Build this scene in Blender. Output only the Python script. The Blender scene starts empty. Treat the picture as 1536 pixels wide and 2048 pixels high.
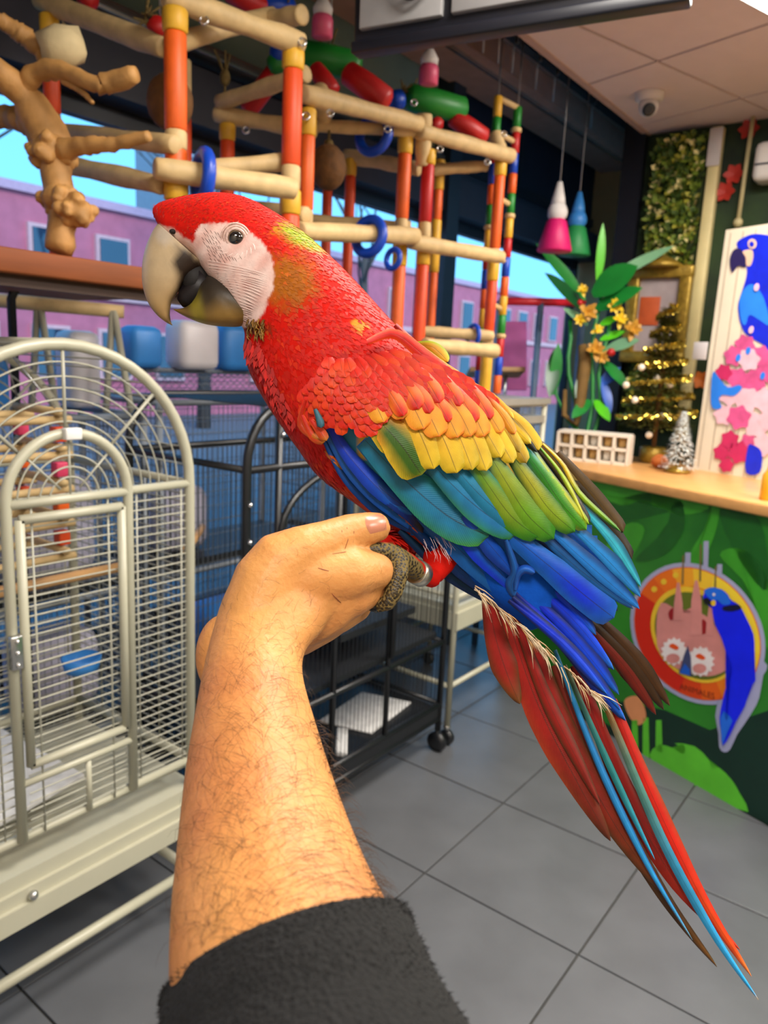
import bpy, bmesh, math, random
from mathutils import Vector, Matrix
from mathutils.bvhtree import BVHTree
random.seed(7)
scene = bpy.context.scene
COL = scene.collection
# ---------------------------------------------------------------- camera
FPX = 1500.0
TH, PIT, ROL = math.radians(37), math.radians(11.2), math.radians(2.75)
CAM = Vector((0, 0, 1.5))
CF = Vector((math.cos(PIT)*math.cos(TH), math.cos(PIT)*math.sin(TH), -math.sin(PIT)))
_r0 = Vector((math.sin(TH), -math.cos(TH), 0)); _u0 = _r0.cross(CF)
CR = _r0*math.cos(ROL) + _u0*math.sin(ROL)
CU = _u0*math.cos(ROL) - _r0*math.sin(ROL)
cd = bpy.data.cameras.new('camera'); cam = bpy.data.objects.new('camera', cd); COL.objects.link(cam)
cam.matrix_world = Matrix(((CR.x, CU.x, -CF.x, CAM.x), (CR.y, CU.y, -CF.y, CAM.y), (CR.z, CU.z, -CF.z, CAM.z), (0, 0, 0, 1)))
cd.sensor_fit = 'VERTICAL'; cd.sensor_height = 36; cd.lens = 36*FPX/2048
cd.clip_start = 0.02; cd.clip_end = 200
cd.dof.use_dof = True; cd.dof.focus_distance = 0.585; cd.dof.aperture_fstop = 9.0
scene.camera = cam
# ---------------------------------------------------------------- colour management, world, light
scene.view_settings.view_transform = 'Standard'; scene.view_settings.look = 'None'
scene.view_settings.gamma = 1; scene.view_settings.use_curve_mapping = False
scene.view_settings.exposure = 0.58
def S(r, g, b):
    f = lambda c: (c/255/12.92 if c/255 <= .04045 else ((c/255+.055)/1.055)**2.4)
    return (f(r), f(g), f(b))
world = bpy.data.worlds.new('sky'); scene.world = world; world.use_nodes = True
wn = world.node_tree; bg = wn.nodes['Background']
_tc = wn.nodes.new('ShaderNodeTexCoord'); _sx = wn.nodes.new('ShaderNodeSeparateXYZ'); _cr = wn.nodes.new('ShaderNodeValToRGB')
wn.links.new(_tc.outputs['Generated'], _sx.inputs[0]); wn.links.new(_sx.outputs['Z'], _cr.inputs[0]); wn.links.new(_cr.outputs[0], bg.inputs[0])
_cr.color_ramp.elements[0].position = 0.0; _cr.color_ramp.elements[0].color = (*S(122, 200, 255), 1)
_cr.color_ramp.elements[1].position = .6; _cr.color_ramp.elements[1].color = (*S(84, 178, 250), 1)
bg.inputs[1].default_value = 1.25
sun = bpy.data.lights.new('daylight_offscreen', 'SUN'); sun.energy = 1.6; sun.angle = .5; sun.color = (1, .95, .95)
so = bpy.data.objects.new('daylight_offscreen', sun); COL.objects.link(so); so.rotation_euler = (math.radians(58), 0, math.radians(-20))
PANELS = [(2.777, 0.426), (2.0, -.8), (.9, -1.7), (3.2, -1.1), (1.2, .35), (-.6, -.6)]   # ceiling LED panels the shop is lit by
def area(name, loc, power, size, col, rot=(0, 0, 0)):
    l = bpy.data.lights.new(name, 'AREA'); l.energy = power; l.size = size; l.color = col
    o = bpy.data.objects.new(name, l); COL.objects.link(o); o.location = loc; o.rotation_euler = rot
    return o
for i, (x, y) in enumerate(PANELS):
    area('ceiling_panel_offscreen', (x, y, 2.66), 24, .56, (1, .94, .85), (0, 0, math.radians(-17)))
# ---------------------------------------------------------------- pixel helpers (1536 x 2048 frame)
def ray(px, py): return CF + CR*((px-768)/FPX) - CU*((py-1024)/FPX)
def D(px, py, d): return CAM + ray(px, py)*d
def Zp(px, py, z): v = ray(px, py); return CAM + v*((z-CAM.z)/v.z)
def Yp(px, py, y): v = ray(px, py); return CAM + v*(y/v.y)
def Xp(px, py, x): v = ray(px, py); return CAM + v*(x/v.x)
def PL(px, py, p0, n): v = ray(px, py); return CAM + v*((Vector(p0)-CAM).dot(n)/v.dot(n))
def proj(p):
    q = p-CAM; d = q.dot(CF); return (768+FPX*q.dot(CR)/d, 1024-FPX*q.dot(CU)/d, d)
def lerp(a, b, t): return a+(b-a)*t
def mixc(a, b, t): return tuple(a[i]+(b[i]-a[i])*t for i in range(3))
def sstep(a, b, x):
    t = max(0, min(1, (x-a)/(b-a))); return t*t*(3-2*t)
def crom(P, t):
    n = len(P)-1; x = max(0, min(n-1e-6, t*n)); i = int(x); u = x-i
    p0, p1, p2, p3 = P[max(0, i-1)], P[i], P[i+1], P[min(n, i+2)]
    return tuple(.5*(2*b+(-a+c)*u+(2*a-5*b+4*c-d)*u*u+(-a+3*b-3*c+d)*u**3) for a, b, c, d in zip(p0, p1, p2, p3))
def inpoly(x, y, P):
    r = False; j = len(P)-1
    for i in range(len(P)):
        xi, yi = P[i]; xj, yj = P[j]
        if (yi > y) != (yj > y) and x < (xj-xi)*(y-yi)/(yj-yi)+xi: r = not r
        j = i
    return r
def polydist(x, y, P):          # signed distance, negative inside
    best = 1e9
    for i in range(len(P)):
        ax, ay = P[i-1]; bx, by = P[i]; dx, dy = bx-ax, by-ay
        t = max(0, min(1, ((x-ax)*dx+(y-ay)*dy)/(dx*dx+dy*dy+1e-9)))
        best = min(best, math.hypot(x-ax-t*dx, y-ay-t*dy))
    return -best if inpoly(x, y, P) else best
# ---------------------------------------------------------------- mesh helpers
class MB:
    def __init__(s): s.v = []; s.f = []; s.c = []; s.uv = []
    def add(s, vs, fs, c=None, uv=None):
        b = len(s.v); s.v += [tuple(v) for v in vs]; s.f += [tuple(i+b for i in f) for f in fs]
        if c is not None: s.c += ([c]*len(vs) if isinstance(c[0], (int, float)) else list(c))
        if uv is not None: s.uv += uv
        return s
    def box(s, a, b, c=None):
        x0, y0, z0 = a; x1, y1, z1 = b
        v = [(x, y, z) for x in (x0, x1) for y in (y0, y1) for z in (z0, z1)]
        return s.add(v, [(0, 1, 3, 2), (4, 6, 7, 5), (0, 4, 5, 1), (2, 3, 7, 6), (0, 2, 6, 4), (1, 5, 7, 3)], c)
    def obox(s, o, ex, ey, ez, c=None):       # oriented box: centre o and half axes
        o, ex, ey, ez = map(Vector, (o, ex, ey, ez))
        v = [o+ex*i+ey*j+ez*k for i in (-1, 1) for j in (-1, 1) for k in (-1, 1)]
        return s.add(v, [(0, 1, 3, 2), (4, 6, 7, 5), (0, 4, 5, 1), (2, 3, 7, 6), (0, 2, 6, 4), (1, 5, 7, 3)], c)
    def bbox(s, o, ex, ey, ez, bv=.1, c=None):   # box with chamfered edges
        o, ex, ey, ez = map(Vector, (o, ex, ey, ez))
        bm = bmesh.new(); bmesh.ops.create_cube(bm, size=2)
        for v in bm.verts: v.co = Vector((v.co.x*ex.length, v.co.y*ey.length, v.co.z*ez.length))
        bmesh.ops.bevel(bm, geom=list(bm.edges), offset=bv*min(ex.length, ey.length, ez.length), segments=2, affect='EDGES', profile=.5)
        M = [ex.normalized(), ey.normalized(), ez.normalized()]
        bm.verts.index_update()
        vs = [o+M[0]*v.co.x+M[1]*v.co.y+M[2]*v.co.z for v in bm.verts]; fs = [tuple(v.index for v in f.verts) for f in bm.faces]
        bm.free(); return s.add(vs, fs, c)
    def tube(s, P, R, n=8, c=None, cap=True, closed=False):
        P = [Vector(p) for p in P]; m = len(P)
        if not hasattr(R, '__len__'): R = [R]*m
        T = []
        for i in range(m):
            a = P[(i-1) % m] if (closed or i > 0) else P[i]; b = P[(i+1) % m] if (closed or i < m-1) else P[i]
            t = b-a; T.append(t.normalized() if t.length > 1e-9 else Vector((0, 0, 1)))
        ref = Vector((0, 0, 1)) if abs(T[0].z) < .9 else Vector((1, 0, 0))
        N = (ref-T[0]*ref.dot(T[0])).normalized(); vs = []
        for i in range(m):
            N = N-T[i]*N.dot(T[i]); N = N.normalized() if N.length > 1e-6 else T[i].orthogonal().normalized()
            B = T[i].cross(N)
            for k in range(n):
                a = 2*math.pi*k/n; vs.append(P[i]+(N*math.cos(a)+B*math.sin(a))*R[i])
        fs = []
        for i in range(m if closed else m-1):
            j = (i+1) % m
            for k in range(n): fs.append((i*n+k, i*n+(k+1) % n, j*n+(k+1) % n, j*n+k))
        if cap and not closed: fs += [tuple(range(n-1, -1, -1)), tuple(range((m-1)*n, m*n))]
        if c is not None and not isinstance(c[0], (int, float)): c = [x for x in c for _ in range(n)]
        return s.add(vs, fs, c)
    def ell(s, o, r, n=16, m=10, c=None, ax=None, nz=0, seed=0):
        o = Vector(o); r = r if hasattr(r, '__len__') else (r, r, r)
        A = ax or (Vector((1, 0, 0)), Vector((0, 1, 0)), Vector((0, 0, 1))); rg = random.Random(seed); vs = []
        for j in range(m+1):
            th = math.pi*j/m
            for k in range(n):
                ph = 2*math.pi*k/n; q = 1+nz*(rg.random()-.5)
                vs.append(o+A[0]*(r[0]*q*math.sin(th)*math.cos(ph))+A[1]*(r[1]*q*math.sin(th)*math.sin(ph))+A[2]*(r[2]*q*math.cos(th)))
        fs = [(j*n+k, (j+1)*n+k, (j+1)*n+(k+1) % n, j*n+(k+1) % n) for j in range(m) for k in range(n)]
        return s.add(vs, fs, c)
    def lathe(s, o, prof, n=24, ax=Vector((0, 0, 1)), c=None):
        ax = Vector(ax).normalized(); N = ax.orthogonal().normalized(); B = ax.cross(N); o = Vector(o); vs = []
        for r, h in prof:
            for k in range(n):
                a = 2*math.pi*k/n; vs.append(o+ax*h+(N*math.cos(a)+B*math.sin(a))*r)
        m = len(prof)
        fs = [(i*n+k, i*n+(k+1) % n, (i+1)*n+(k+1) % n, (i+1)*n+k) for i in range(m-1) for k in range(n)]
        fs += [tuple(range(n-1, -1, -1)), tuple(range((m-1)*n, m*n))]
        return s.add(vs, fs, c)
    def torus(s, o, R, r, ax, n=24, k=8, c=None, sx=1):
        ax = Vector(ax).normalized(); N = Vector((0, 0, 1)); N = (N-ax*N.dot(ax)).normalized(); B = ax.cross(N); o = Vector(o)
        return s.tube([o+(N*math.cos(2*math.pi*i/n)+B*(sx*math.sin(2*math.pi*i/n)))*R for i in range(n)], r, k, c, closed=True)
    def loft(s, ST, n=32, c=None, cap=True):      # stations: lists of ring points
        m = len(ST); vs = [p for r in ST for p in r]
        fs = [(i*n+k, i*n+(k+1) % n, (i+1)*n+(k+1) % n, (i+1)*n+k) for i in range(m-1) for k in range(n)]
        if cap: fs += [tuple(range(n-1, -1, -1)), tuple(range((m-1)*n, m*n))]
        return s.add(vs, fs, c)
    def leaf(s, base, d, up, L, W, bend=.3, n=6, c=None, fold=.15):   # a leaf with a keel
        d = Vector(d).normalized(); up = Vector(up); side = d.cross(up).normalized(); up = side.cross(d); vs = []
        for i in range(n+1):
            t = i/n; w = W*math.sin(math.pi*min(1, .06+t*.94))**.8 if i < n else 0
            p = Vector(base)+d*(L*t)+up*(L*(t*.35-bend*t*t))
            vs += [p-side*w+up*(w*fold), p, p+side*w+up*(w*fold)]
        fs = []
        for i in range(n):
            for k in (0, 1): fs.append((i*3+k, i*3+k+1, i*3+k+4, i*3+k+3))
        return s.add(vs, fs, c)
    def mesh(s, name, off=(0, 0, 0)):
        o = Vector(off); me = bpy.data.meshes.new(name)
        me.from_pydata([(v[0]-o.x, v[1]-o.y, v[2]-o.z) for v in s.v], [], s.f)
        if s.c and len(s.c) == len(s.v):
            ca = me.color_attributes.new('Col', 'FLOAT_COLOR', 'POINT')
            ca.data.foreach_set('color', [x for c in s.c for x in (*c[:3], 1)])
        if s.uv and len(s.uv) == len(s.v):
            ul = me.uv_layers.new(name='UVMap'); li = [0]*len(me.loops); me.loops.foreach_get('vertex_index', li)
            ul.data.foreach_set('uv', [x for i in li for x in s.uv[i]])
        me.update(); return me
def obj(name, mb, m, parent=None, smooth=True, kind=None, label=None):
    off = Vector(parent['_o']) if parent else Vector((0, 0, 0))
    me = mb.mesh(name, off) if isinstance(mb, MB) else mb
    if m: me.materials.append(m)
    if smooth: me.polygons.foreach_set('use_smooth', [True]*len(me.polygons))
    o = bpy.data.objects.new(name, me); COL.objects.link(o)
    if parent: o.parent = parent
    o['_o'] = list(off)
    if kind: o['kind'] = kind
    if label: o['label'] = label
    return o
def tag(o, label, cat, group=None, kind=None):
    o['label'] = label; o['category'] = cat
    if group: o['group'] = group
    if kind: o['kind'] = kind
    return o
def thing(name, label, cat, loc=(0, 0, 0), group=None):
    o = bpy.data.objects.new(name, None); COL.objects.link(o); o.location = loc; o.empty_display_size = .05
    o.matrix_basis = Matrix.Translation(Vector(loc)); o['_o'] = list(loc)
    return tag(o, label, cat, group)
def struct(name, mb, m, smooth=False, label=None, parent=None):
    o = obj(name, mb, m, parent, smooth)
    if not parent: o['kind'] = 'structure'
    if label: o['label'] = label
    return o
def dup(o, parent=None, name=None):
    c = o.copy(); COL.objects.link(c); c.parent = parent
    for ch in list(o.children): dup(ch, c)
    return c
# ---------------------------------------------------------------- materials
MATS = {}
def mat(name, col, rough=.5, metal=0, var=.12, scale=12, bump=0, bscale=60, spec=.5, emit=0, stretch=(1, 1, 1), col2=None, vc=False, sheen=0, sss=0, alpha=1, trans=0, coat=0):
    if name in MATS: return MATS[name]
    m = bpy.data.materials.new(name); m.use_nodes = True; N = m.node_tree.nodes; L = m.node_tree.links; b = N['Principled BSDF']
    b.inputs['Roughness'].default_value = rough; b.inputs['Metallic'].default_value = metal; b.inputs['Specular IOR Level'].default_value = spec
    tc = N.new('ShaderNodeTexCoord'); mp = N.new('ShaderNodeMapping'); mp.inputs['Scale'].default_value = stretch; L.new(tc.outputs['Object'], mp.inputs[0])
    nz = N.new('ShaderNodeTexNoise'); nz.inputs['Scale'].default_value = scale; nz.inputs['Detail'].default_value = 4; L.new(mp.outputs[0], nz.inputs[0])
    rp = N.new('ShaderNodeMapRange'); rp.inputs[1].default_value = .3; rp.inputs[2].default_value = .7; L.new(nz.outputs['Fac'], rp.inputs[0])
    mx = N.new('ShaderNodeMix'); mx.data_type = 'RGBA'; L.new(rp.outputs[0], mx.inputs[0])
    if vc:
        at = N.new('ShaderNodeAttribute'); at.attribute_name = 'Col'
        hs = N.new('ShaderNodeHueSaturation'); hs.inputs['Value'].default_value = 1-var; L.new(at.outputs['Color'], hs.inputs['Color'])
        L.new(at.outputs['Color'], mx.inputs[6]); L.new(hs.outputs[0], mx.inputs[7])
    else:
        c2 = col2 or tuple(c*(1-var) for c in col)
        mx.inputs[6].default_value = (*col, 1); mx.inputs[7].default_value = (*c2, 1)
    L.new(mx.outputs[2], b.inputs['Base Color'])
    if emit: L.new(mx.outputs[2], b.inputs['Emission Color']); b.inputs['Emission Strength'].default_value = emit
    if sheen: b.inputs['Sheen Weight'].default_value = sheen
    if sss: b.inputs['Subsurface Weight'].default_value = sss; b.inputs['Subsurface Radius'].default_value = (.012, .005, .003); b.inputs['Subsurface Scale'].default_value = 1
    if coat: b.inputs['Coat Weight'].default_value = coat
    if trans: b.inputs['Transmission Weight'].default_value = trans
    if alpha < 1: b.inputs['Alpha'].default_value = alpha
    if bump:
        n2 = N.new('ShaderNodeTexNoise'); n2.inputs['Scale'].default_value = bscale; n2.inputs['Detail'].default_value = 3; L.new(mp.outputs[0], n2.inputs[0])
        bp = N.new('ShaderNodeBump'); bp.inputs['Strength'].default_value = bump; bp.inputs['Distance'].default_value = .004; L.new(n2.outputs['Fac'], bp.inputs['Height']); L.new(bp.outputs[0], b.inputs['Normal'])
    MATS[name] = m; return m
def feather_mat():
    m = mat('feather', (1, 1, 1), .42, vc=True, var=.22, scale=90, spec=.3, sheen=.05)
    N = m.node_tree.nodes; L = m.node_tree.links; b = N['Principled BSDF']
    uv = N.new('ShaderNodeUVMap'); sp = N.new('ShaderNodeSeparateXYZ'); L.new(uv.outputs[0], sp.inputs[0])
    ab = N.new('ShaderNodeMath'); ab.operation = 'ABSOLUTE'; L.new(sp.outputs['Y'], ab.inputs[0])
    ma = N.new('ShaderNodeMath'); ma.operation = 'MULTIPLY_ADD'; ma.inputs[1].default_value = -.55; L.new(ab.outputs[0], ma.inputs[0]); L.new(sp.outputs['X'], ma.inputs[2])
    fr = N.new('ShaderNodeMath'); fr.operation = 'MULTIPLY'; fr.inputs[1].default_value = 95; L.new(ma.outputs[0], fr.inputs[0])
    sn = N.new('ShaderNodeMath'); sn.operation = 'SINE'; L.new(fr.outputs[0], sn.inputs[0])
    bp = N.new('ShaderNodeBump'); bp.inputs['Strength'].default_value = .16; bp.inputs['Distance'].default_value = .0012; L.new(sn.outputs[0], bp.inputs['Height']); L.new(bp.outputs[0], b.inputs['Normal'])
    lt = N.new('ShaderNodeMath'); lt.operation = 'LESS_THAN'; lt.inputs[1].default_value = .035; L.new(ab.outputs[0], lt.inputs[0])
    sc = N.new('ShaderNodeMath'); sc.operation = 'MULTIPLY'; sc.inputs[1].default_value = .55; L.new(lt.outputs[0], sc.inputs[0])
    src = b.inputs['Base Color'].links[0].from_socket
    mx = N.new('ShaderNodeMix'); mx.data_type = 'RGBA'; L.new(sc.outputs[0], mx.inputs[0]); L.new(src, mx.inputs[6]); mx.inputs[7].default_value = (.02, .012, .005, 1)
    L.new(mx.outputs[2], b.inputs['Base Color'])
    return m
M = dict(
 floor=mat('floor_tile', S(98, 100, 104), .36, var=.22, scale=5, bump=.08, bscale=40), grout=mat('grout', S(62, 60, 56), .8),
 ceil=mat('ceiling_tile', S(220, 200, 194), .8, var=.05, bump=.05, bscale=200), ceilgrid=mat('ceiling_grid', S(150, 122, 110), .6),
 beam=mat('pinkish_beam', S(176, 138, 122), .7, var=.15), dark=mat('dark_frame', S(24, 25, 34), .4, var=.2), slate=mat('slate_header', S(44, 42, 54), .5, var=.2),
 blind=mat('green_grey_blind', S(126, 146, 134), .7, var=.08), beige=mat('beige_wall', S(206, 176, 120), .7, var=.06), wall=mat('off_white_wall', S(196, 184, 168), .8, var=.05),
 white=mat('pale_enamel', S(180, 177, 156), .35, var=.05, spec=.6), wire=mat('pale_wire', S(172, 170, 154), .35), black=mat('black_enamel', S(22, 24, 28), .35, spec=.6), bwire=mat('black_wire', S(32, 34, 37), .4),
 bluewire=mat('blue_grey_wire', S(116, 124, 134), .4), bluetube=mat('blue_grey_tube', S(128, 136, 146), .35), steel=mat('steel', S(190, 190, 188), .25, metal=.9), chrome=mat('chrome', S(230, 230, 230), .12, metal=1),
 log=mat('peeled_log', S(214, 182, 128), .6, var=.25, scale=9, stretch=(3, 3, 3), bump=.15, bscale=30), java=mat('java_wood', S(196, 144, 80), .65, var=.4, scale=22, bump=.6, bscale=45),
 orange=mat('orange_wood', S(236, 98, 24), .5, var=.2, scale=20), redor=mat('red_orange_wood', S(226, 74, 18), .5, var=.2, scale=20), yellow=mat('yellow_wood', S(226, 172, 44), .5, var=.15, scale=20),
 red=mat('red_wood', S(190, 22, 22), .45, var=.2), green=mat('green_wood', S(24, 132, 40), .45, var=.2), blue=mat('blue_plastic', S(12, 70, 190), .35, var=.2, bump=.3, bscale=40),
 coconut=mat('coconut', S(112, 72, 28), .8, var=.4, scale=40, bump=.7, bscale=60), rope=mat('sisal_rope', S(120, 98, 50), .9, var=.4, scale=60),
 shelf=mat('brown_shelf', S(128, 62, 10), .7, var=.25, scale=6, stretch=(1, 8, 8)), maple=mat('counter_wood', S(222, 164, 98), .35, var=.2, scale=5, stretch=(8, 1.5, 8)),
 trayd=mat('dark_tray', S(30, 32, 36), .5), navy=mat('navy', S(16, 30, 62), .5), skyblue=mat('sky_blue_plastic', S(60, 140, 220), .4), paper=mat('newsprint', S(226, 224, 222), .8, var=.25, scale=30), pinkp=mat('pink_print', S(226, 110, 180), .6, var=.15),
 dowel=mat('dowel', S(206, 158, 104), .55, var=.2), chain=mat('chain_metal', S(170, 172, 176), .3, metal=.8), gold=mat('gold_leaf', S(170, 138, 50), .35, metal=.5, var=.4, scale=40, bump=.6, bscale=60),
 lime=mat('lime_wood', S(130, 180, 40), .5), pink=mat('pink_wood', S(214, 60, 100), .5))
# ================================================================ THE SHOP (setting)
WY, BX, CZ, EY = 2.6, 4.05, 2.70, 1.50      # window wall, back wall, ceiling height, ceiling edge
fl = struct('floor', MB().box((-1.3, -3.6, -.06), (6.0, 2.6, -.008)), M['grout'])
TP = .49; tile0 = None
for i in range(-6, 9):
    for j in range(-9, 5):
        x0, y0 = 1.71+TP*i, .58+TP*j
        if x0 < -1.3 or x0+TP > 6.0 or y0 < -3.6 or y0+TP > 2.62: continue
        if tile0 is None:
            mb = MB().bbox((0, 0, -.006), (TP/2-.003, 0, 0), (0, TP/2-.003, 0), (0, 0, .006), .25)
            tile0 = obj('floor_tile', mb, M['floor'], fl, False); t = tile0
        else: t = tile0.copy(); COL.objects.link(t)
        t.location = (x0+TP/2, y0+TP/2, random.uniform(-.0006, .0003))
# ceiling grid, turned against the walls
def clip(P, ax, lim, keep_less=True):
    out = []
    for i in range(len(P)):
        a, b = P[i-1], P[i]; ia = (a[ax] <= lim) == keep_less; ib = (b[ax] <= lim) == keep_less
        if ia != ib:
            t = (lim-a[ax])/(b[ax]-a[ax]); out.append((a[0]+(b[0]-a[0])*t, a[1]+(b[1]-a[1])*t))
        if ib: out.append(b)
    return out
ce = struct('ceiling', MB().box((-1.3, -3.6, CZ+.012), (BX, EY, CZ+.06)), M['ceilgrid'])
CA = math.radians(-17); E1 = Vector((math.cos(CA), math.sin(CA))); E2 = Vector((-math.sin(CA), math.cos(CA))); C0 = Vector((3.15, 1.15)); CP = .6
led = mat('led_diffuser', (1, .97, .92), .5, emit=4.0, var=0)
lamp_tiles = set()
for x, y in PANELS[1:]:
    q = Vector((x, y))-C0; lamp_tiles.add((math.floor(q.dot(E1)/CP), math.floor(q.dot(E2)/CP)))
for i in range(-10, 4):
    for j in range(-10, 4):
        g = .007
        P = [C0+E1*((i+a)*CP)+E2*((j+b)*CP) for a, b in ((g/CP, g/CP), (1-g/CP, g/CP), (1-g/CP, 1-g/CP), (g/CP, 1-g/CP))]
        P = [tuple(p) for p in P]
        for ax, lim, kl in ((0, BX, True), (0, -1.3, False), (1, EY-.03, True), (1, -3.6, False)):
            P = clip(P, ax, lim, kl)
            if len(P) < 3: break
        if len(P) < 3: continue
        n = len(P); isl = (i, j) in lamp_tiles
        mb = MB().add([(x, y, CZ) for x, y in P]+[(x, y, CZ+.012) for x, y in P], [tuple(range(n-1, -1, -1))]+[(k, (k+1) % n, (k+1) % n+n, k+n) for k in range(n)])
        o = obj('light_panel' if isl else 'ceiling_tile', mb, led if isl else M['ceil'], ce, False, label='glowing white square light panel set in the ceiling' if isl else None)
struct('trim_1', MB().box((-1.3, EY-.03, CZ-.005), (BX, EY, CZ+.12)), mat('ceiling_trim', S(190, 158, 140), .6), label='pinkish trim along the open edge of the ceiling')
# walls
leafwall = mat('jungle_mural', S(34, 58, 22), .75, var=.5, scale=7, col2=S(14, 30, 16))
struct('wall_back', MB().box((BX, -3.6, 0), (BX+.12, EY, 3.3)), leafwall, label='back wall printed with a dark green jungle')
struct('wall_niche', MB().box((5.9, EY-1, 0), (6.0, WY+.1, 3.4)), M['beige'], label='beige wall at the end of the window bay')
struct('wall_left', MB().box((-1.42, -3.6, 0), (-1.3, WY+.1, 3.4)), M['wall'])
struct('wall_right', MB().box((-1.42, -3.72, 0), (BX+.12, -3.6, 3.4)), M['wall'])
struct('trim_2', MB().box((BX-.05, EY-.02, 0), (BX+.06, EY+.09, 3.3)), M['dark'], label='dark corner post where the back wall meets the window bay')
struct('wall_window', MB().box((-1.4, WY-.06, 0), (6.0, WY+.1, .35)), M['slate'])
struct('trim_3', MB().box((-1.4, WY-.12, 2.36), (6.0, WY+.06, 2.56)).box((-1.4, WY-.05, 2.56), (6.0, WY+.06, 2.64)), M['slate'], label='dark header beam across the top of the shop window')
struct('trim_4', MB().box((-1.4, WY-.17, 2.60), (3.6, WY-.05, 2.63)).tube([(-1.4, WY-.17, 2.60), (3.6, WY-.17, 2.60)], .016), M['steel'], True, label='silver blind rail along the header beam')
struct('wall_upper_window', MB().box((-1.4, WY-.03, 2.63), (3.75, WY+.06, 3.2)), M['blind'], label='pale green-grey panel above the window header')
struct('wall_upper_end', MB().box((3.75, WY-.05, 2.63), (5.95, WY+.06, 3.2)), mat('dark_upper', S(26, 24, 40), .5, var=.2), label='dark panel above the far window')
struct('trim_5', MB().box((3.75, WY-.07, 2.62), (5.9, WY-.04, 2.68)).box((4.6, WY-.08, 2.66), (4.66, WY-.04, 3.2)).box((3.7, WY-.08, 3.1), (5.9, WY-.04, 3.2)), M['dark'])
struct('ceiling_bay', MB().box((-1.4, EY, 3.2), (6.0, WY+.1, 3.3)), mat('bay_soffit', S(40, 40, 58), .7, var=.3))
struct('trim_6', MB().box((-1.4, 2.16, 3.02), (6.0, 2.5, 3.2)), M['beam'], label='pinkish grey beam running along the window bay')
struct('trim_7', MB().box((-1.4, 2.10, 3.12), (6.0, 2.13, 3.16)).box((-1.4, 2.22, 3.0), (6.0, 2.235, 3.02)), M['steel'], label='metal hanging rails under the beam')
struct('trim_8', MB().box((-1.4, WY-.05, 3.14), (3.75, WY-.02, 3.2)), M['dark'])
# glazing: mullions and panes
glass = mat('window_glass', (1, 1, 1), 0.02, trans=1, var=0)
glass.node_tree.nodes['Principled BSDF'].inputs['IOR'].default_value = 1.02
xs = [-1.3, .45, 3.78, 5.88]
for i in range(3):
    w = struct('window_%d' % (i+1), MB().box((xs[i]+.03, WY+.0, .35), (xs[i]+.07, WY+.05, 2.36)).box((xs[i+1]-.07, WY, .35), (xs[i+1]-.03, WY+.05, 2.36)).box((xs[i]+.03, WY, .35), (xs[i+1]-.03, WY+.05, .42)).box((xs[i]+.03, WY, 2.30), (xs[i+1]-.03, WY+.05, 2.36)), M['dark'])
    obj('pane', MB().box((xs[i]+.07, WY+.02, .42), (xs[i+1]-.07, WY+.026, 2.30)), glass, w, False)
for k, x in enumerate(xs[1:3]):
    struct('trim_%d' % (9+k), MB().box((x-.06, WY-.14, .0), (x+.06, WY+.06, 3.2 if k == 1 else 2.4)), mat('mullion', S(34, 44, 56), .4), label='dark upright between the window panes')
# ================================================================ OUTSIDE
struct('ground_outside', MB().box((-30, WY+.1, -.3), (90, 60, -.06)), mat('asphalt', S(104, 106, 110), .8))
brick = mat('pink_brick', S(206, 116, 136), .8, var=.2, scale=3)
B = thing('brick_building', 'long pink brick building with blue windows across the street', 'building', (20, 16, 0))
ztop = 4.6
obj('wall', MB().box((-20, 16, -.06), (60, 17, ztop)), brick, B, False)
obj('parapet', MB().box((-20.1, 15.9, ztop), (60.1, 17, ztop+.18)), mat('parapet', S(206, 170, 190), .8), B, False)
wg = mat('blue_glass', S(40, 60, 84), .06, var=.25, scale=1, spec=1, coat=1)
wf = mat('window_frame_out', S(226, 180, 180), .6)
for k in range(26):
    x = 5.4+k*1.55
    for z in (.9, 2.95):
        if (k*7+int(z)) % 5 == 0: continue
        f = obj('window_frame', MB().box((x-.08, 15.9, z-.08), (x+.78, 16.02, z+1.08)), wf, B, False)
        obj('pane', MB().box((x, 15.87, z), (x+.7, 15.95, z+1.0)), wg, f, False)
obj('band', MB().box((-20, 15.9, 2.62), (60, 16.02, 2.8)), wf, B, False)
PB = thing('plaster_building', 'tall pale block rising behind the pink brick building', 'building', (18, 22, 0))
obj('wall', MB().box((17.3, 22, -.06), (18.9, 25, 8.6)), mat('pale_plaster', S(150, 158, 168), .8), PB, False)
for z in (5.9, 7.2): obj('window', MB().box((17.8, 21.93, z), (18.4, 22.02, z+.9)), wg, PB, False)
bark = mat('bare_bark', S(84, 76, 70), .9)
def bare_tree(x, y, h, seed, label):
    rg = random.Random(seed); t = thing('bare_tree', label, 'tree', (x, y, 0), 'leafless trees across the street')
    mb = MB(); mb.tube([(x, y, -.06), (x+.05, y, h*.25), (x, y, h*.5)], [.16, .13, .09], 7); obj('trunk', mb, bark, t)
    br = MB()
    def grow(p, d, L, r, k):
        q = p+d*L; m_ = p+d*(L*.5)+Vector((rg.uniform(-1, 1), rg.uniform(-1, 1), 0))*L*.08
        br.tube([p, m_, q], [r, r*.8, r*.6], 4, cap=False)
        if k:
            for _ in range(3):
                nd = (d+Vector((rg.uniform(-.8, .8), rg.uniform(-.8, .8), rg.uniform(-.15, .6)))).normalized(); grow(q, nd, L*rg.uniform(.6, .8), r*.6, k-1)
    for _ in range(6): grow(Vector((x, y, h*rg.uniform(.3, .5))), Vector((rg.uniform(-.8, .8), rg.uniform(-.8, .8), 1)).normalized(), h*.2, .05, 4)
    obj('branches', br, bark, t, kind='stuff')
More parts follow.
